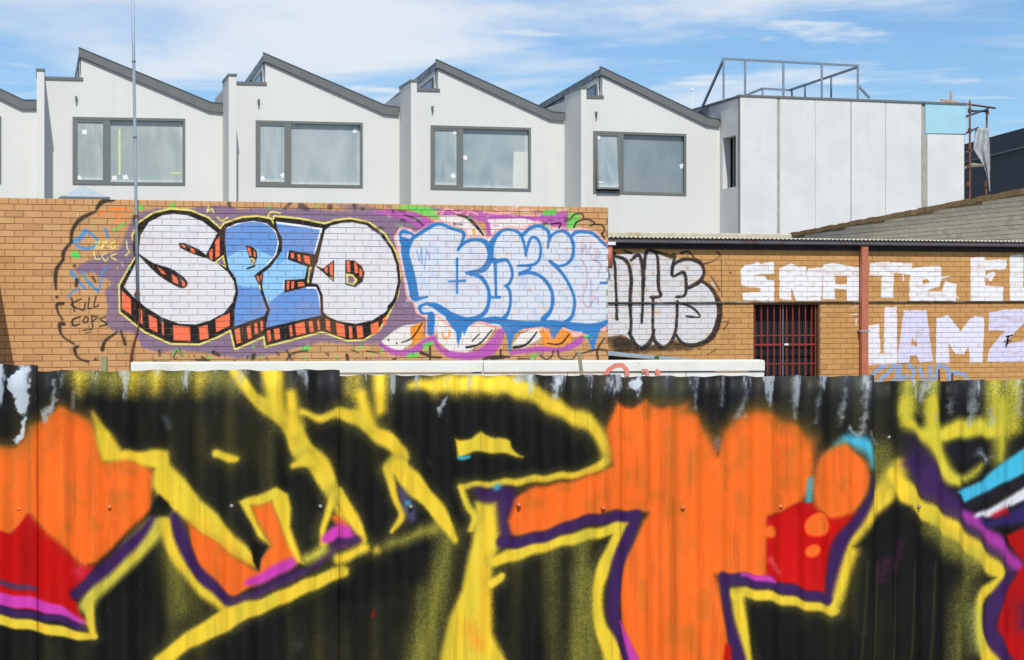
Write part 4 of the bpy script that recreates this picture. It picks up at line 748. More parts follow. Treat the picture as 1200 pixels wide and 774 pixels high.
blk([(636, 216), (665, 212), (738, 226), (735, 318), (702, 318), (702, 286), (668, 284), (668, 314), (634, 314)]); Pr.poly([(668, 248), (702, 248), (702, 272), (670, 272)], (200, 146, 88), .6)
blk([(768, 214), (800, 208), (886, 214), (884, 246), (834, 240), (832, 310), (798, 310), (800, 248), (766, 246)]); Pr.line([(860, 246, 2), (861, 262, 1.5)], WT, .5)
blk([(882, 228), (920, 222), (966, 222), (968, 250), (1000, 248), (968, 256), (962, 278), (930, 290), (968, 292), (978, 264), (1010, 272), (1008, 318), (878, 318), (878, 262)]); Pr.poly([(914, 262), (926, 256), (936, 266), (916, 272)], (196, 142, 84), .5); Pr.line([(1005, 304, 3), (1018, 312, 1)], WT, .5)
blk([(1050, 198), (1090, 194), (1092, 204), (1150, 202), (1150, 230), (1092, 232), (1090, 276), (1142, 280), (1140, 320), (1050, 322)]); Pr.line([(1095, 250, 6), (1112, 244, 6), (1105, 258, 5)], WT, .7, rough=2)
blk([(1160, 190), (1198, 188), (1198, 282), (1250, 280), (1250, 318), (1160, 318)])
blk([(760, 390), (792, 384), (797, 466), (806, 466), (808, 336), (842, 335), (844, 496), (760, 498)], (232, 232, 240)); blk([(862, 346), (925, 345), (944, 488), (908, 492), (898, 472), (880, 472), (876, 492), (842, 492)], JZ); Pr.poly([(886, 420), (893, 440), (882, 444)], (198, 144, 88), .5); Pr.poly([(896, 424), (900, 446), (889, 446)], (198, 144, 88), .5)
blk([(954, 368), (985, 360), (998, 372), (1022, 404), (1048, 370), (1062, 360), (1090, 366), (1083, 494), (1048, 494), (1046, 440), (1032, 468), (1008, 468), (988, 438), (990, 494), (952, 494)], (226, 226, 244)); blk([(1102, 350), (1140, 344), (1250, 340), (1250, 366), (1205, 376), (1160, 425), (1155, 440), (1200, 430), (1250, 430), (1250, 490), (1097, 490), (1100, 458), (1145, 402), (1100, 402)], JZ)
for q in ([(770, 545, 5), (780, 520, 5), (800, 505, 6), (812, 505, 5)], [(790, 545, 5), (820, 520, 5), (835, 500, 5), (845, 530, 5), (830, 545, 4)], [(850, 500, 5), (850, 540, 5), (870, 530, 5)], [(878, 500, 6), (890, 520, 5), (880, 545, 5)], [(905, 505, 5), (920, 545, 5)], [(935, 505, 6), (938, 545, 6)], [(960, 500, 6), (985, 510, 6), (990, 545, 6)], [(1000, 520, 5), (1030, 525, 5), (1045, 545, 4)], [(960, 500, 5), (950, 545, 5)]): Pr.line(q, (130, 168, 214), .8, alpha=.9)
for q in ([(730, 336, 2), (714, 338, 1)], [(730, 356, 2), (712, 358, 1)], [(728, 370, 2), (728, 386, 2)]): Pr.line(q, (230, 226, 220), .6, alpha=.9)
roll = fbm(Pr.PX / 14, Pr.PY / 2.2, 83, 4); Pr.al *= np.where(Pr.PX > 855, np.clip(1.25 - np.clip((roll - .52) * 3.2, 0, .55), .7, 1), np.clip(1.1 - np.clip((roll - .55) * 2, 0, .2), .9, 1)).astype(np.float32)
im_r = Pr.image('barred_window_wall_graffiti')
ROWZ = 2.61
mr = brick_mat('tan_brick_smooth', RW, [(208, 160, 102), (198, 150, 92), (190, 142, 86), (164, 120, 76)], (im_r, Pr), off=ROWZ % .086); mrm = brick_mat('tan_brick_smooth_mortar', RW, [(160, 120, 74), (138, 102, 62)], (im_r, Pr), True)
rbg = thing('barred_window_building', RW.w(RW.a(920), 0), 'low tan brick building with white block lettering, barred window and black eaves', 'building')
w0, wz1 = RW.px(883, 357); w1, _ = RW.px(961, 357); wz0 = .30
co = MB()
for q in ((RA0, w0 + .003, 0, ROWZ), (w1 - .003, RA1, 0, ROWZ), (w0 + .0031, w1 - .0031, wz1 - .002, ROWZ), (w0 + .0031, w1 - .0031, 0, wz0 + .002)): co.fbox(RW, q[0], q[1], q[2], q[3], -.24, -.007)
part('wall_core', co, mrm, rbg)
brickwork(rbg, RW, RA0, RA1, .02, ROWZ, mr, holes=[(w0, w1, wz0, wz1)], view=(715, 1205, 285, 446), phase=.03)
part('window_opening', MB().fbox(RW, w0 - .1, w1 + .1, wz0 - .1, wz1 + .1, -.30, -.2405), M['dark'], rbg)
jm = MB(); jm.fbox(RW, w1 - .025, w1 - .0035, wz0, wz1, -.24, -.012); part('window_jamb', jm, flat('brown_jamb', (112, 82, 54), .85, .25, 12), rbg)
grille = part('window_grille', MB().fbox(RW, w0 + .02, w1 - .05, wz0 + .02, wz0 + .05, -.075, -.05), M['red_steel'], rbg)
for x in (884.2, 892, 899.5, 907, 914.3, 917.5, 921.8, 929, 936.5, 943.8, 951, 955.6):
    a = RW.a(x, -.06); part('bar', MB().tube([RW.w(a, wz0 + .01, -.06), RW.w(a, wz1 - .012, -.06)], .0112 if x != 917.5 else .008, 8), M['red_steel'] if x != 917.5 else M['steel'], grille)
for y, r in ((393.3, .008), (404, .0125), (426.5, .008)):
    z = RW.px(920, y, -.05)[1]; part('cross_bar', MB().fbox(RW, w0 + .006, w1 - .05, z - r, z + r, -.062, -.045), M['red_steel'], grille)
z = RW.px(920, 404, -.04)[1]; a = RW.a(921, -.04); part('padlock', MB().fbox(RW, a - .035, a + .04, z - .014, z + .016, -.0449, -.02), M['plastic'], grille, bevel=.004)
# eaves: fascia, gutter, corrugated sheets
part('fascia', MB().fbox(RW, RA0, RA1, 2.53, 2.655, -.03, .03), M['black_board'], rbg)  # fascia board coloured near-black along its whole length
gut = []
for q in ((.032, 2.665), (.032, 2.612), (.15, 2.612), (.165, 2.63), (.165, 2.672), (.172, 2.678), (.172, 2.684), (.158, 2.684), (.158, 2.632), (.145, 2.622), (.04, 2.622), (.04, 2.665)): gut.append(RW.w(RA0, q[1], q[0]))
part('gutter', MB().sweep(gut, RW.u * (RA1 - RA0)), flat('weathered_gutter', (112, 106, 112), .45, .2, 7, .2, stain=(110, 64, 62), stain_amt=.7, stain_scale=3), rbg)
shm = flat('lichened_fibre_roof', (196, 190, 170), .9, .18, 4, stain=(150, 128, 58), stain_amt=.75, stain_scale=1.6)
vs, fs = [], []; n = int((RA1 - RA0) / PITCH * 8); dep = (.20, .05, -3, -7, -10.5)
for k, d in enumerate(dep):
    for j in range(n + 1):
        a = RA0 + (RA1 - RA0) * j / n; vs.append(RW.w(a, 2.708 + .011 * math.cos(2 * math.pi * (a - RA0) / PITCH) + .012 * (.2 - d), d))
for k in range(len(dep) - 1):
    for j in range(n): q = k * (n + 1) + j; fs.append((q, q + 1, q + n + 2, q + n + 1))
o = part('roof_sheeting', MB().add(vs, fs), shm, rbg, True); so = o.modifiers.new('thickness', 'SOLIDIFY'); so.thickness = .008
rid = MB(); ra_, rb_ = RW.a(706, -10.4), RW.a(928, -10.4); rid.fbox(RW, ra_, rb_, 2.6, RW.px(720, 272, -10.4)[1], -10.9, -10.4); part('ridge_upstand', rid, shm, rbg, bevel=.02)
# downpipe, cable tray along the wall, terracotta pipe stub
dpa = RW.a(1013.3, .1); dp = part('downpipe', MB().fbox(RW, dpa - .062, dpa + .062, .02, 2.612, .035, .125), M['pipe'], rbg, bevel=.012)
zb = RW.px(1013, 388, .13)[1]; part('pipe_bracket', MB().fbox(RW, dpa - .09, dpa + .085, zb - .012, zb + .012, .0, .132), M['galv'], dp)
za_ = 1.662; cd = MB().tube([RW.w(RA0, za_ - .01, .018), RW.w(RA0 + 3, za_, .016), RW.w(RA0 + 6, za_ + .008, .018), RW.w(RA1, za_ + .012, .016)], .017, 8); part('conduit', cd, flat('dark_conduit', (66, 58, 50), .6, .3, 5, stain=(176, 174, 172), stain_amt=.7, stain_scale=.8), rbg, True)
ta = RW.a(716.5, .5); part('pipe_stub', MB().tube([RW.w(ta, 2.2, .4), RW.w(ta, RW.px(717, 288, .4)[1], .4)], .055, 12), M['pipe'], rbg, True)
zt = RW.px(717, 286, .4)[1]; part('pipe_cap', MB().fbox(RW, ta - .08, ta + .08, zt - .02, zt + .03, .32, .48), M['plastic'], rbg)
ta, tz = RW.px(1181, 398, .06); tp = MB().tube([RW.w(ta, tz - .1, .01), RW.w(ta, tz - .08, .05), RW.w(ta, tz + .03, .06), RW.w(ta + .01, tz + .05, .09)], .016, 8); tp.tube([RW.w(ta - .05, tz + .05, .08), RW.w(ta + .09, tz + .075, .08)], .012, 6); part('garden_tap', tp, M['black_board'], rbg, True)

# ================================================================== grey brick side wall
mg = brick_mat('grey_brick', GW, [(206, 199, 184), (190, 183, 168), (180, 171, 150), (158, 147, 122)], off=3.70 % .086); mgm = flat('grey_mortar', (128, 120, 106), .9, .2, 9)
gw = thing('grey_brick_wall', GW.w(4, 0), 'bare grey brick side wall rising behind the corrugated roof edge', 'wall')
g0, gz0 = GW.px(1200, 221); g1, gz1 = GW.px(927, 273.5); gA, gB = -1.3, g1
def gtop(a): return gz0 + (gz1 - gz0) * (a - g0) / (g1 - g0)
mb = MB(); mb.prism(GW, [(gA, 0), (gB, 0), (gB, gtop(gB) - .1), (gA, gtop(gA) - .1)], -.23, -.007); part('wall_core', mb, mgm, gw)
brickwork(gw, GW, gA, gB, 2.55, 3.70 + .086 * 3, mg, view=(925, 1203, 215, 292), topline=lambda a: gtop(a) - .085)
cpm = flat('rusty_brown_capping', (138, 112, 76), .9, .3, 5, stain=(176, 160, 128), stain_amt=.6, stain_scale=3)
mb = MB(); nseg = 40
for i in range(nseg):
    a, b_ = gA + (gB - gA) * i / nseg, gA + (gB - gA) * (i + 1) / nseg - .012; j = random.uniform(-.012, .012)
    mb.prism(GW, [(a, gtop(a) - .1 + j), (b_, gtop(b_) - .1 + j), (b_, gtop(b_) + j), (a, gtop(a) + j)], -.26, .03)
o = part('capping', mb, cpm, gw); o['kind'] = 'stuff'

# ================================================================== townhouses
render_m = Mat('white_render', .85, .25)
rc = render_m.mix(render_m.ramp(render_m.noise(.5, 6, .65), .3, .7, 0, .5), lin((217, 218, 214)), lin((206, 208, 204)))
rc = render_m.mix(render_m.ramp(render_m.noise(1.0, 4, .6, vec=render_m.scaled(render_m.pos(), (3, 3, .15))), .5, .75, 0, .25), rc, lin((198, 199, 195)))
render_m.color(rc).bump(render_m.noise(60, 4, .7), .003, .5); render_m = render_m.m
def film_mat(name, c0, c1, bottom, seed):
    m = Mat(name, .22, .5); gcoord = m.n.new('ShaderNodeTexCoord').outputs['Generated']; sp = m.n.new('ShaderNodeSeparateXYZ'); m.l.new(gcoord, sp.inputs[0])
    n1 = m.noise(1.1, 4, .5, vec=m.vmath('ADD', gcoord, (seed, seed, 0)), dist=1.2)
    st = m.noise(2.4, 4, .55, vec=m.vmath('MULTIPLY', m.vmath('ADD', gcoord, (seed, 0, seed)), (2.2, 2.2, .7)), dist=1.6)
    c = m.mix(m.ramp(n1, .3, .7), lin(c0), lin(c1))  # broad tone drift painted in to read as soft cloud reflections
    low = m.math('MULTIPLY', m.ramp(sp.outputs[2], .0, .18, .4, 0), m.ramp(st, .3, .75)); e = m.math('ADD', m.math('MULTIPLY', m.ramp(sp.outputs[2], 0, .07, 1, 0), .55), low)
    side = m.math('MULTIPLY', m.ramp(sp.outputs[0], .93, 1.0, 0, .7), m.ramp(n1, .2, .6)); f = m.math('MULTIPLY', m.math('MINIMUM', m.math('ADD', e, side), 1.0), bottom)
    m.color(m.mix(f, c, lin((214, 222, 220)))); m.bump(st, .015, .15)
    m.b.inputs['Coat Weight'].default_value = 1.0; m.b.inputs['Coat Roughness'].default_value = .02
    return m.m
clad = flat('dark_standing_seam', (72, 82, 94), .4, .12, 1.5, .1)
tfas = M['grey_paint']
films = [film_mat('window_film', (150, 164, 164), (176, 184, 180), .9, 3), film_mat('window_film_a', (152, 164, 162), (180, 187, 183), .9, 11), film_mat('window_film_b', (146, 162, 166), (174, 184, 184), .9, 23), film_mat('window_film_c', (138, 154, 160), (164, 176, 178), .95, 31), film_mat('window_glass_d', (118, 132, 138), (136, 148, 152), .0, 47)]
BK = 14.0
houses = [
  dict(lab='white townhouse unit ending the row, next to the one crossed by the mast', win=(-130, 1.5, 134, 136.4, 214.5, 215.5, -90), wx=(-190, 43), fin=None, notch=(-190, -112, 90), apex=(-113, 52), wap=62, val=(28, 118.5), flat_=(43, 118.5), th=9.5, light=None, st=[]),
  dict(lab='white townhouse unit crossed by the tall thin metal mast', win=(85, 217, 137.2, 139.4, 216.3, 217.2, 126), wx=(52, 262), fin=(43, 52, 80.5), notch=(52, 95, 93), apex=(93, 57), wap=68, val=(247, 121), flat_=(261, 122.5), th=10, light=(89.5, 116.5), st=[(99, 155), (92.5, 209), (134, 209), (147, 208)]),
  dict(lab='white townhouse unit between the mast unit and the one with a board in its window', win=(299.5, 425, 141.2, 144, 218.5, 220.2, 338.5), wx=(275, 468), fin=(268, 277, 86.5), notch=(277, 310, 98.5), apex=(309, 63), wap=74, val=(452, 125), flat_=(467, 126.5), th=9.6, light=(303.5, 120), st=[(343, 147.5), (416, 153.5), (307.5, 209.5), (331.5, 206)]),
  dict(lab='white townhouse unit with a pale board standing inside its window', win=(504.5, 622, 147, 150, 222, 224.3, 540), wx=(484, 661), fin=(481.7, 488.5, 93.5), notch=(488.5, 513, 106), apex=(511.5, 71), wap=82, val=(646, 132), flat_=(660.5, 133.5), th=9.4, light=(507.2, 128), st=[(533.5, 155), (531, 206.5), (545, 185)]),
  dict(lab='white townhouse unit with its narrow awning sash pushed open, beside the panelled corner block', win=(695, 804, 153.6, 157.2, 226.5, 229.4, 728), wx=(683, 843), fin=(681, 687.2, 101.5), notch=(687.2, 705, 114), apex=(704, 79.5), wap=90, val=(829, 139), flat_=(842.5, 141), th=9.2, light=(699.3, 134.5), st=[(701, 161), (704, 215.5), (799, 195)]),
]
ridge_dir = Vector((-.264, 1, -.058)).normalized()
for hi, h in enumerate(houses):
    xl, xr = h['wx']; a0, a1 = FW.a(xl), FW.a(xr) + .02
    def P(x, y, d=0.0): return FW.px(x, y, d)
    root = thing('townhouse', FW.w((a0 + a1) / 2, 0), h['lab'], 'house', 'white sawtooth-roofed townhouses')
    x0, x1, yl, yr, bl, br, mx = h['win']
    A0, A1 = FW.a(x0), FW.a(x1); zt0, zt1 = P(x0, yl)[1], P(x1, yr)[1]; zb0, zb1 = P(x0, bl)[1], P(x1, br)[1]
    ap = P(h['apex'][0], h['apex'][1]); wap = P(h['apex'][0] + 2, h['wap']); va = P(*h['val']); fl = P(*h['flat_'])
    th = h['th'] * 53 / F; nz = P(h['notch'][1], h['notch'][2])[1]; na = P(h['notch'][1], 0)[0]
    # front wall built round the window opening
    zl = nz - .04
    part('wall', (MB().prism(FW, [(a0, 0), (A0, 0), (A0, zl), (a0, zl)], -.3, 0)
                  .prism(FW, [(A0, 0), (A1, 0), (A1, zb1), (A0, zb0)], -.3, 0)
                  .prism(FW, [(A1, 0), (a1, 0), (a1, fl[1] - th * .6), (va[0], va[1] - th * .6), (A1, va[1] - th * .6 + (ap[1] - va[1]) * (va[0] - A1) / (va[0] - ap[0]))], -.3, 0)
                  .prism(FW, [(A0, zt0), (A1, zt1), (A1, va[1] - th * .6 + (ap[1] - va[1]) * (va[0] - A1) / (va[0] - ap[0])), (wap[0], ap[1] - th * .6), (wap[0], zl), (A0, zl)], -.3, 0)), render_m, root)
    # sawtooth roof: dark fascia along the gable, roof body running back
    prof = [(ap[0] - .02, ap[1]), va, fl, (fl[0], fl[1] - th), (va[0] - .05, va[1] - th * 1.02), (wap[0], ap[1] - th * 1.05), (ap[0] - .02, ap[1] - th * 1.05)]
    part('fascia', MB().prism(FW, prof, .02, .09), tfas, root)
    part('barge_flashing', MB().prism(FW, [(ap[0] - .02, ap[1] + .03), (va[0], va[1] + .03), (fl[0], fl[1] + .03), fl, va, (ap[0] - .02, ap[1])], -.1, .10), M['grey_dark'], root)
    rp = [FW.w(ap[0], ap[1] - .02, .018), FW.w(va[0], va[1] - .02, .018), FW.w(fl[0], fl[1] - .02, .018), FW.w(fl[0], fl[1] - th, .018), FW.w(va[0], va[1] - th, .018), FW.w(ap[0], ap[1] - th * 1.04, .018)]
    part('roof', MB().sweep(rp, ridge_dir * BK), clad, root)
    # clerestory wall under the ridge, with its window
    q0 = FW.w(ap[0] + .04, 0, -.31); d_ = ridge_dir; dn = Vector((d_.x, d_.y, 0)).normalized()
    CF = Frame(q0.xy, dn.xy, (-dn.y, dn.x)); slope = d_.z / Vector((d_.x, d_.y)).length
    top = lambda s_: ap[1] - th * 1.04 + slope * s_
    cw = part('clerestory_wall', MB().prism(CF, [(0, nz - 1.2), (BK - .5, nz - 1.6), (BK - .5, top(BK - .5)), (0, top(0))], -.12, 0), clad, root)
    part('clerestory_lining', MB().prism(CF, [(0, nz - .3), (2.6, nz - .4), (2.6, top(2.6) - .02), (0, top(0) - .02)], .002, .03), render_m, cw)
    part('clerestory_frame', MB().prism(CF, [(.16, nz - .1), (2.3, nz - .1), (2.3, top(2.3) - .2), (.16, top(.16) - .2)], .0305, .06), M['grey_dark'], cw)
    part('clerestory_pane', MB().prism(CF, [(.24, nz - .05), (2.2, nz - .05), (2.2, top(2.2) - .28), (.24, top(.24) - .28)], .0605, .07), flat('clerestory_glass', (66, 88, 108), .1, .1, 1, spec=.7), cw)
    part('parapet_coping', MB().fbox(FW, a0 + .002, na + .06, nz - .04, nz + .045, -.34, .035), M['grey_paint'], root)
    # fin wall with its capping
    if h['fin']:
        f0, f1, fy = h['fin']; fa0, fz = FW.px(f0, fy, FIN); fa1 = FW.a(f1, FIN)
        fb0 = FW.a(f0 - 4 if hi == 1 else xl - 7, 0)
        fin = part('fin_wall', MB().fbox(FW, fa0, fa1, 0, fz - .07, .0005, FIN), render_m, root)
        part('fin_coping', MB().fbox(FW, fa0 - .02, fa1 + .02, fz - .07, fz, .0, FIN + .02), M['grey_paint'], fin)
        part('fin_back', MB().fbox(FW, fa0, fa1, 0, fz - .25, -2.5, .0), render_m, fin)
    # window
    fwd = .075; win = part('window', (MB().prism(FW, [(A0, zb0), (A1, zb1), (A1, zb1 + fwd), (A0, zb0 + fwd)], -.2, .03).prism(FW, [(A0, zt0 - fwd), (A1, zt1 - fwd), (A1, zt1), (A0, zt0)], -.2, .03)
        .fbox(FW, A0, A0 + fwd, zb0 + fwd, zt0 - fwd, -.2, .03).fbox(FW, A1 - fwd * .9, A1, zb1 + fwd, zt1 - fwd, -.2, .03)), M['window_frame'], root)
    am = FW.a(mx); zm0 = zb0 + (zb1 - zb0) * (am - A0) / (A1 - A0); zm1 = zt0 + (zt1 - zt0) * (am - A0) / (A1 - A0)
    part('mullion', MB().fbox(FW, am - .07, am + .07, zm0 + fwd, zm1 - fwd, -.2, .026), M['window_frame'], win)
    film = films[hi]
    fix = MB().prism(FW, [(am + .07, zm0 + fwd), (A1 - fwd * .9, zb1 + fwd), (A1 - fwd * .9, zt1 - fwd), (am + .07, zm1 - fwd)], -.12, -.105)
    part('pane', fix, film, win)
    sash_z0, sash_z1 = zb0 + fwd, zt0 - fwd; op = .16 if hi == 4 else 0.0
    def sw(a, z, d): t = (sash_z1 - z) / (sash_z1 - sash_z0); return FW.w(a, z + (.04 * t if op else 0), d + op * t)
    sf = MB()
    for (u0, u1, v0, v1) in ((A0 + fwd, am - .07, sash_z0, sash_z0 + .06), (A0 + fwd, am - .07, sash_z1 - .06, sash_z1), (A0 + fwd, A0 + fwd + .06, sash_z0 + .06, sash_z1 - .06), (am - .13, am - .07, sash_z0 + .06, sash_z1 - .06)):
        sf.box8([sw(u0, v0, -.06), sw(u1, v0, -.06), sw(u1, v0, .02), sw(u0, v0, .02), sw(u0, v1, -.06), sw(u1, v1, -.06), sw(u1, v1, .02), sw(u0, v1, .02)])
    part('sash', sf, M['window_frame'], win)
    sp_ = MB().box8([sw(A0 + fwd + .06, sash_z0 + .06, -.035), sw(am - .13, sash_z0 + .06, -.035), sw(am - .13, sash_z0 + .06, -.02), sw(A0 + fwd + .06, sash_z0 + .06, -.02), sw(A0 + fwd + .06, sash_z1 - .06, -.035), sw(am - .13, sash_z1 - .06, -.035), sw(am - .13, sash_z1 - .06, -.02), sw(A0 + fwd + .06, sash_z1 - .06, -.02)])
    part('pane', sp_, films[3] if hi == 4 else film, win)
    if op: part('room_behind', MB().fbox(FW, A0 + fwd, am - .07, zb0 + fwd, zt0 - fwd, -.19, -.17), M['dark'], win)
    for (x, y) in h['st']:
        sash = x < mx; d = (-.018 + (op * (y - yl) / (bl - yl) if sash else 0)) if sash else -.1; a_, z_ = FW.px(x, y, d); s_ = .065; rt = random.uniform(-.7, .7) if random.random() < .6 else 0
        pts = [(a_ + s_ * (cx2 * math.cos(rt) - cy2 * math.sin(rt)), z_ + s_ * (cx2 * math.sin(rt) + cy2 * math.cos(rt))) for cx2, cy2 in ((-1, -1), (1, -1), (1, 1), (-1, 1))]
        part('sticker', MB().prism(FW, pts, d, d + .004), M['plastic'], win)
    if hi == 1:
        ta0 = FW.a(140, -.1); part('tape_strip', MB().fbox(FW, ta0 - .03, ta0 + .03, P(140, 205)[1], P(140, 151)[1], -.104, -.1), flat('yellow_tape', (214, 216, 150), .5, .05, 4), win)
        tz0 = P(208, 203)[1]; part('tape_strip', MB().fbox(FW, FW.a(200, -.1), FW.a(213, -.1), tz0 - .02, tz0 + .02, -.104, -.1), bpy.data.materials['yellow_tape'], win)
    if hi == 3: part('leaning_board', MB().prism(FW, [FW.px(600.5, 221, -.1), FW.px(619, 222, -.1), FW.px(618.5, 178.5, -.1), FW.px(602, 178, -.1)], -.104, -.09), flat('pale_board', (206, 212, 204), .6, .04, 3), win)
    # wall spout under the parapet
    if h['light']:
        a_, z_ = P(*h['light'], .1); lt = MB().tube([FW.w(a_, z_ + .06, -.02), FW.w(a_, z_ + .06, .12)], .035, 10); lt.tube([FW.w(a_, z_ + .06, .10), FW.w(a_ - .005, z_, .12), FW.w(a_ - .01, z_ - .07, .1)], [.034, .025, .016], 8)
        part('wall_spout', lt, M['grey_paint'], root, True)

# ================================================================== panelled corner block under construction
pm = Mat('aerated_concrete_panel', .9, .2)
pc = pm.mix(pm.ramp(pm.noise(.8, 6, .7), .3, .7), lin((220, 221, 219)), lin((207, 209, 208))); pc = pm.mix(pm.ramp(pm.noise(1, 5, .7, vec=pm.scaled(pm.pos(), (7, 7, .25))), .5, .8, 0, .35), pc, lin((190, 194, 196)))
pm.color(pc).bump(pm.noise(50, 4, .7), .004, .5)
cb = thing('corner_block', FW.w(FW.a(1000), 0, .5), 'flat-roofed corner block clad in pale upright panels, still under construction', 'building')
cA, cB = FW.a(867.5, FIN), FW.a(1133, FIN); ct0, ct1 = FW.px(867.5, 113, FIN)[1], FW.px(1133, 123, FIN)[1]
def ctop(a): return ct0 + (ct1 - ct0) * (a - cA) / (cB - cA)
jn = [867.5, 912.3, 955.5, 997.3, 1038, 1083.5, 1130]
DP = 9.0
part('wall', MB().prism(FW, [(cA + .02, 0), (cB - .1, 0), (cB - .1, ctop(cB) - .02), (cA + .02, ctop(cA) - .02)], FIN - .25, FIN - .05), flat('grout_behind_panels', (168, 170, 166), .9, .15, 3), cb)
for i in range(6):
    a, b_ = FW.a(jn[i], FIN), FW.a(jn[i + 1], FIN); g = {0: .004, 1: .045, 2: .003, 3: .012, 4: .006, 5: .10}[i]; g2 = {0: .045, 1: .003, 2: .012, 3: .006, 4: .10, 5: .0}[i]
    tp = ctop if i < 5 else (lambda a_: FW.px(1106, 157.5, FIN)[1])
    q = part('wall_panel', MB().prism(FW, [(a + g, 0), (b_ - g2, 0), (b_ - g2, tp(b_) - .01), (a + g, tp(a) - .01)], FIN - .05, FIN + random.uniform(-.006, .006)), pm.m, cb, bevel=.008)
for x, w_ in ((912.3, .045), (1083.8, .095)):
    a = FW.a(x, FIN); part('joint_strip', MB().fbox(FW, a - w_, a + w_, 2.0, (ctop(a) - .02) if x < 1000 else FW.px(1083, 157, FIN)[1], FIN - .052, FIN - .012), flat('grey_joint_mortar', (166, 166, 156), .95, .2, 9), cb)
a, b_ = FW.a(1084.5, FIN), FW.a(1131.5, FIN); part('insulation_board', MB().prism(FW, [(a, FW.px(1085, 156.5, FIN)[1]), (b_, FW.px(1131, 157, FIN)[1]), (b_, ctop(b_) - .01), (a, ctop(a) - .01)], FIN - .05, FIN + .004), flat('blue_foam_board', (160, 206, 222), .7, .05, 2), cb)
part('parapet_coping', MB().prism(FW, [(cA - .03, ctop(cA) - .012), (cB + .03, ctop(cB) - .012), (cB + .03, ctop(cB) + .05), (cA - .03, ctop(cA) + .05)], FIN - .3, FIN + .03), M['grey_paint'], cb)
# shaded side wall with its opening: it runs back from the front corner
SF = Frame(FW.w(cA + .02, 0, FIN - .052).xy, (-FW.n).xy, (-FW.u).xy)
def S(x, y): return SF.px(x, y)
(o0, oz0), (o1, oz1) = S(862.3, 219), S(847, 222.5); ot0, ot1 = S(862.3, 158.5)[1], S(847, 163.5)[1]
zt_ = ct0 - .03; sideD = DP
sw_m = pm.m
part('side_wall', (MB().prism(SF, [(0, 0), (sideD, 0), (sideD, oz0), (0, oz0)], -.25, 0).prism(SF, [(0, ot0), (sideD, ot0), (sideD, zt_), (0, zt_)], -.25, 0)
    .prism(SF, [(0, oz0), (o0, oz0), (o0, ot0), (0, ot0)], -.25, 0).prism(SF, [(o1, oz0), (sideD, oz0), (sideD, ot0), (o1, ot0)], -.25, 0)), sw_m, cb)
part('dark_room', MB().fbox(SF, .3, DP - .3, oz0 - .8, ot0 + .6, -1.3, -1.2), M['dark'], cb)
of = part('opening_frame', (MB().fbox(SF, o0 + .001, o0 + .05, oz0, ot0, -.22, -.14).fbox(SF, (o0 + o1) / 2, (o0 + o1) / 2 + .05, oz0, ot0, -.22, -.14)), M['window_frame'], cb)
part('board', MB().fbox(SF, (o0 + o1) / 2 - .35, (o0 + o1) / 2 - .02, oz0 + .5, ot0 - .25, -.5, -.46), M['white_board'], cb)
part('roof', MB().prism(FW, [(cA + .1, ctop(cA) - .35), (cB - .1, ctop(cB) - .35), (cB - .1, ctop(cB) - .25), (cA + .1, ctop(cA) - .25)], FIN - DP, FIN - .31), clad, cb)
part('end_wall', MB().fbox(FW, cB - .3, cB - .1, 0, ct1 - .04, FIN - DP, FIN - .2505), sw_m, cb)
rg = MB(); e0 = FW.w(cA - .05, ctop(cA) + .02, FIN - .1); part('side_coping', MB().fbox(SF, 0, sideD, zt_, zt_ + .07, -.28, .03), M['grey_dark'], cb)
# low linking roof seen left of the side wall
lk0 = FW.px(815, 131, -1.0); lk1 = FW.px(846, 119, -1.0)
part('link_roof', MB().prism(FW, [(lk0[0], lk0[1] - 1.0), (lk1[0], lk0[1] - 1.0), (lk1[0], lk1[1]), lk0], -6, -1.0), clad, cb)

# steel frame on its roof
sf_ = thing('roof_frame', FW.w(FW.a(925), ct0, -1), 'bare steel tube frame standing on the flat roof of the corner block', 'frame')
dF, dB = FIN - 1.2, FIN - 6.5
def tubeat(name, pts, r=.045, m='steel'): part(name, MB().tube(pts, r, 4), M[m], sf_)
def fp(x, y, d): a_, z_ = FW.px(x, y, d); return FW.w(a_, z_, d)
for x, y in ((848, 69.5), (873.2, 70.5), (918, 72.5), (963, 75), (1005.3, 77)):
    p = fp(x, y, dF); zb_ = ctop(FW.a(x, dF)) - .3 if x > 860 else FW.px(x, 118, dF)[1]; tubeat('post', [Vector((p.x, p.y, zb_)), p])
tubeat('top_rail', [fp(847, 69, dF), fp(1006, 77.3, dF)])
tubeat('side_rail', [fp(848, 70, dF), fp(822, 128, dF - 1.5)]); tubeat('brace', [fp(1005, 100, dF), fp(1019, 115, dF)])
tubeat('rear_rail', [fp(1005, 79, dF), fp(925, 106, dB)]); tubeat('rear_rail', [fp(893, 104, dB), fp(926, 106, dB)]); tubeat('rear_rail', [fp(893, 104, dB), fp(872, 113, dB + 1)])
for x, y in ((893.5, 104), (928, 106), (943.5, 100.5), (974, 90.5)):
    p = fp(x, y, dB + (x - 926) / 80 * (dF - dB) if x > 926 else dB); tubeat('rear_post', [Vector((p.x, p.y, ct0 - .3)), p], .04)
# thin white vent pipe behind the valley
p = fp(811, 105, -3); single('vent_pipe', MB().tube([Vector((p.x, p.y, 5.5)), p], .03, 8).tube([p - Vector((0, 0, .05)), p + Vector((0, 0, .05))], .055, 8), M['plastic'], 'thin white vent pipe poking up beside the steel roof frame', 'pipe')
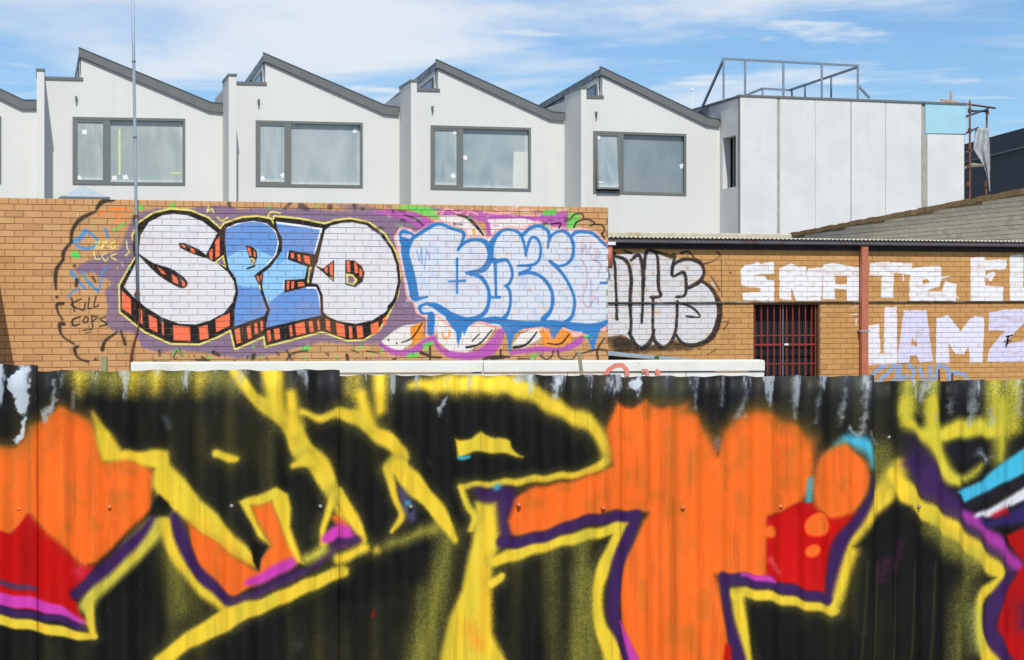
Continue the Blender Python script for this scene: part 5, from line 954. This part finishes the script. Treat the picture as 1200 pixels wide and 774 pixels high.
# timber peg on the coping
a_, z_ = FW.px(1115, 120, FIN - .1); pg = MB().tube([FW.w(a_, z_ - .05, FIN - .15), FW.w(a_ + .02, FW.px(1115.5, 106, FIN)[1], FIN - .15)], .045, 4); pg.tube([FW.w(FW.a(1103, FIN), z_ + .06, FIN - .05), FW.w(FW.a(1124, FIN), z_ - .02, FIN - .05)], .04, 4)
single('timber_peg', pg, flat('raw_pine', (196, 150, 120), .8, .15, 8), 'crossed pine offcut pegged to the coping above the blue board', 'timber')

# ================================================================== scaffold and torn mesh
sx = thing('scaffold', fp(1146, 225, FIN - .5) * 1.0, 'rusty tube scaffold rising at the end of the corner block', 'scaffold'); sx.location.z = 0
dS, dT = FIN - .2, FIN - 2.2
def st(name, a, b_, r=.032, m='rust'): part(name, MB().tube([a, b_], r, 8), M[m], sx, True)
def down(p): return Vector((p.x, p.y, 0))
s1, s2 = fp(1136.5, 119, dS), fp(1156, 127, dT); st('standard', down(fp(1136.5, 225, dS)), fp(1136.5, 118, dS)); st('standard', down(fp(1154, 225, dT)), fp(1156.5, 127, dT))
s3 = fp(1129, 122, dT - 1.5); st('standard', down(s3), s3)
st('ledger', fp(1128, 121.5, dS), fp(1166, 127, dT)); st('ledger', fp(1130, 137.5, dS), fp(1158, 128, dT), m='grey_dark'); st('ledger', fp(1128, 158, dS), fp(1146, 150, dT), m='grey_dark'); st('ledger', fp(1127, 180, dS), fp(1142, 176, dT), m='grey_dark'); st('handrail', fp(1138, 130.5, dT), fp(1156, 130.5, dT), .04, 'grey_dark')
for x, y, d in ((1136.5, 130, dS), (1136.5, 153, dS), (1136, 174, dS), (1135, 195, dS), (1134, 216, dS), (1157, 132, dT), (1155, 217, dT)):
    p = fp(x, y, d); part('coupler', MB().tube([p - Vector((0, 0, .06)), p + Vector((0, 0, .06))], .06, 8), M['rust'], sx)
p0, p1 = fp(1128, 194, dS), fp(1154, 193, dT); dz = Vector((0, 0, .06)); k_ = FW.u * .02
part('platform', MB().box8([fp(1127, 199, dS), fp(1137, 196, dS), fp(1155, 195, dT), fp(1140, 193, dT), fp(1127, 197, dS), fp(1137, 194, dS), fp(1155, 193, dT), fp(1140, 191, dT)]), M['timber'], sx)
mm = Mat('white_debris_mesh', .8, .2); mm.color(mm.mix(mm.ramp(mm.noise(6, 5, .7), .3, .7), lin((206, 210, 212)), lin((168, 174, 178))))
tr_ = mm.n.new('ShaderNodeBsdfTransparent'); ms = mm.n.new('ShaderNodeMixShader'); ms.inputs[0].default_value = .72; mm.l.new(tr_.outputs[0], ms.inputs[1]); mm.l.new(mm.b.outputs[0], ms.inputs[2]); mm.l.new(ms.outputs[0], mm.n['Material Output'].inputs[0])
vs, fs = [], []; NR, NC = 26, 10
for r in range(NR + 1):
    t = r / NR; y = 150.5 + 75 * t; xr_ = 1157.5 + 1.0 * math.sin(5 * t) + 4.0 * t; xl_ = [1143.5, 1140.5, 1142.5, 1151, 1155, 1157.5, 1158.5][min(6, int(t * 6.99))]
    q = t * 6; i0 = min(5, int(q)); xs = [1143.5, 1141.5, 1140.5, 1149, 1155, 1157.5, 1159.5]; xl_ = xs[i0] + (xs[i0 + 1] - xs[i0]) * (q - i0)
    for c in range(NC + 1):
        s_ = c / NC; vs.append(fp(xl_ + (xr_ - xl_) * s_, y, dT + .08 + .10 * math.sin(9 * s_ + 4 * t) * (1 - .4 * t)))
for r in range(NR):
    for c in range(NC): q = r * (NC + 1) + c; fs.append((q, q + 1, q + NC + 2, q + NC + 1))
o = single('debris_mesh', MB().add(vs, fs), mm.m, 'torn white mesh sheet drooping from the rusty scaffold', 'mesh sheet', smooth=True); so = o.modifiers.new('thickness', 'SOLIDIFY'); so.thickness = .012

# ================================================================== dark shed far behind
navy = Mat('navy_sheet', .5, .35); wv = navy.n.new('ShaderNodeTexWave'); wv.inputs['Scale'].default_value = 1.2; navy.l.new(navy.pos(), wv.inputs[0])
navy.color(navy.mix(navy.ramp(navy.noise(.6, 4), .3, .7), lin((44, 50, 64)), lin((36, 41, 54))))
DF = Frame((21.5, 72), (-.35, 1), (-1, -.35))
ds = thing('dark_shed', DF.w(4, 0), 'dark navy metal-clad building behind the scaffold', 'building')
d0_, dz0 = DF.px(1215, 146); d1_, dz1 = DF.px(1120, 172)
part('wall', MB().prism(DF, [(d0_ - 6, 0), (d1_, 0), (d1_, dz1), (d0_ - 6, dz0 + (dz0 - dz1) / (d1_ - d0_) * 6)], -8, 0), navy.m, ds)
e0, ez0 = DF.px(1215, 168, .03); e1, ez1 = DF.px(1120, 192, .03); part('flashing', MB().prism(DF, [(e0, ez0 - .06), (e1, ez1 - .06), (e1, ez1), (e0, ez0)], .001, .05), flat('pale_flashing', (92, 98, 108), .5, .1, 2), ds)
p = fp(1198.5, 223, -12); 

# ================================================================== mast, roof ventilator, yard things
mp_b = LW.px(161.3, 353, .12); mp_t = LW.px(154.6, -60, .12); mt = thing('antenna_mast', LW.w(mp_b[0], mp_b[1], .12), 'tall thin galvanised mast fixed to the painted brick wall', 'mast')
q = lambda t: LW.w(mp_b[0] + (mp_t[0] - mp_b[0]) * t, mp_b[1] + (mp_t[1] - mp_b[1]) * t, .12)
part('pole', MB().tube([q(0), q(.33), q(.66), q(1)], .021, 10), M['galv'], mt, True)
for t in (.465, .68, .9): part('collar', MB().tube([q(t - .002), q(t + .002)], .028, 10), M['grey_paint'], mt)
for t in (.02, .24): c = q(t); part('bracket', MB().box8([c + LW.u * x + LW.n * d + Vector((0, 0, z)) for z in (-.02, .02) for x, d in ((-.03, -.125), (.03, -.125), (.03, .026), (-.03, .026))]), M['rust'], mt)
cb_ = MB().tube([LW.w(*LW.px(x, y, .04), .04) for x, y in ((162, 350), (160.5, 358), (163.5, 368), (162.5, 380), (159, 395), (156, 404), (153, 416), (152.5, 434))], .009, 6); cb_.tube([LW.w(*LW.px(x, y, .035), .035) for x, y in ((163, 352), (164.5, 366), (161.5, 388), (158, 400), (155.5, 415), (154, 434))], .007, 6)
part('cable', cb_, flat('brown_cable', (122, 78, 56), .7, .2, 10), mt, True)
vp = LW.w(*LW.px(98, 234, -2.5), -2.5); rv = thing('roof_ventilator', Vector((vp.x, vp.y, LTOP - .12)), 'small grey sheet-metal pyramid cap above the painted wall', 'roof vent')
vz = LW.px(97, 232, -2.5)[1]; va_, vt = LW.px(98, 217.6, -2.5); hw = .33
vs = [LW.w(va_ - hw, vz, -2.5 + hw), LW.w(va_ + hw, vz, -2.5 + hw), LW.w(va_ + hw, vz, -2.5 - hw), LW.w(va_ - hw, vz, -2.5 - hw), LW.w(va_ - .012, vt, -2.5)]
part('cap', MB().add(vs, [(0, 1, 4), (1, 2, 4), (2, 3, 4), (3, 0, 4), (3, 2, 1, 0)]), flat('pale_zinc_sheet', (176, 186, 194), .45, .08, 4, .1), rv)
part('base', MB().fbox(LW, va_ - .2, va_ + .2, LTOP - .12, vz - .001, -2.7, -2.3), M['grey_paint'], rv); part('rim', MB().fbox(LW, va_ - hw - .02, va_ + hw + .02, vz - .03, vz - .0005, -2.5 - hw, -2.5 + hw + .02), M['grey_paint'], rv)
# low white boarded barrier
WB = plane(18.4, .12); bt = WB.px(500, 424.6)[1]; b0, b1 = WB.a(153), WB.a(896)
wbm = thing('white_barrier', WB.w((b0 + b1) / 2, 0), 'long low white boarded barrier in front of the painted brick wall', 'barrier')
redm = flat('faded_red_paint', (226, 132, 118), .7, .2, 20)
hts = [.098, .1, .1, .1, .1, .1, .1, .1]; z = bt; joints = [(566,), (430, 540, 665, 804), (300, 620), (410, 720), (280, 560, 800), (470,), (350, 690), (560,)]
for i, hh in enumerate(hts):
    xs = [153] + list(joints[i]) + [896]
    for x0_, x1_ in zip(xs[:-1], xs[1:]):
        part('plank', MB().fbox(WB, WB.a(x0_) + .003, WB.a(x1_) - .003, z - hh, z - .004 * (i > 0), -.03, (.02 if i == 0 else 0) + random.uniform(-.002, .002)), M['white_board'], wbm, bevel=.003)
    z -= hh + .006
part('top_cap', MB().fbox(WB, b0, b1, bt - .02, bt + .006, -.25, -.0305), M['white_board'], wbm)
for x in (165, 350, 560, 760, 885): a_ = WB.a(x); part('post', MB().fbox(WB, a_ - .04, a_ + .04, 0, bt - .03, -.12, -.031), M['timber'], wbm)
def wstroke(pts, w_):
    lft, rgt = [], []
    for i, (x, y) in enumerate(pts):
        p0, p1 = WB.px(*pts[max(i - 1, 0)], .0235), WB.px(*pts[min(i + 1, len(pts) - 1)], .0235); c_ = WB.px(x, y, .0235)
        dx, dz_ = p1[0] - p0[0], p1[1] - p0[1]; Ln = math.hypot(dx, dz_) or 1; nx_, nz_ = -dz_ / Ln * w_, dx / Ln * w_
        lft.append((c_[0] + nx_, c_[1] + nz_)); rgt.append((c_[0] - nx_, c_[1] - nz_))
    mb = MB()
    for i in range(len(pts) - 1): mb.add([WB.w(*q, .0245) for q in (rgt[i], rgt[i + 1], lft[i + 1], lft[i])], [(0, 1, 2, 3)])
    part('red_scrawl', mb, redm, wbm)
wstroke([(708, 441), (714, 433), (721, 428.5), (729, 428), (734, 433), (735.5, 441)], .022)
wstroke([(752, 434.5), (758, 434.5), (759, 441)], .018); wstroke([(768, 434.5), (772, 436), (771, 441)], .022)
# stakes, steel pickets, low sheet roof
def stake(x, y, Zp, tilt, r, m, label, name='timber_stake', cat='stake', k=4):
    p = Vector(((x - CX) / F * Zp, Zp, H - (y - HY) * Zp / F)); b_ = Vector((p.x - tilt, p.y, 0)); mb_ = MB().tube([b_, p], r, k)
    return single(name, mb_, m, label, cat)
stake(678.5, 412.5, 17.6, -.14, .024, M['timber'], 'weathered timber stake leaning against the long white barrier')
stake(122.5, 418, 17.5, .02, .036, flat('green_stained_timber', (152, 150, 112), .85, .25, 14), 'green-stained timber stake below the cloud-like black outline')
stake(1100.5, 433, 8.6, .0, .005, M['rust'], 'taller of two thin rusty rods behind the corrugated fence', 'steel_rod', 'rod', 6)
stake(1116, 437.5, 8.6, .01, .005, M['rust'], 'shorter of two thin rusty rods behind the corrugated fence', 'steel_rod', 'rod', 6)
AW = plane(28.2, .32); aw = thing('lean_to', AW.w(AW.a(770), 0), 'low dark lean-to with sloping metal edge under the silver graffiti', 'shed')
(r0, rz0), (r1, rz1) = AW.px(704, 412), AW.px(845, 424.5)
part('roof_edge', MB().prism(AW, [(r0, rz0 - .05), (r1, rz1 - .04), (r1, rz1 + .01), (r0, rz0 + .012)], -.9, .06), M['galv'], aw)
part('dark_side', MB().prism(AW, [(r0, 0), (r1 - .1, 0), (r1 - .1, rz1 - .045), (r0, rz0 - .055)], -.85, 0), M['black_board'], aw)
wd = MB(); wp = AW.w(*AW.px(770, 423, .08), .08)
for k in range(14):
    an = random.uniform(0, 6.3); t_ = Vector((math.cos(an) * .05, math.sin(an) * .03, random.uniform(.06, .14))); w_ = Vector((-math.sin(an) * .012, math.cos(an) * .012, 0))
    wd.add([wp, wp + t_ * .5 + w_, wp + t_, wp + t_ * .5 - w_], [(0, 1, 2, 3)])
single('weed', wd, flat('weed_leaf', (104, 134, 52), .7, .2, 30), 'small green weed sprouting at the sloping lean-to edge', 'plant')
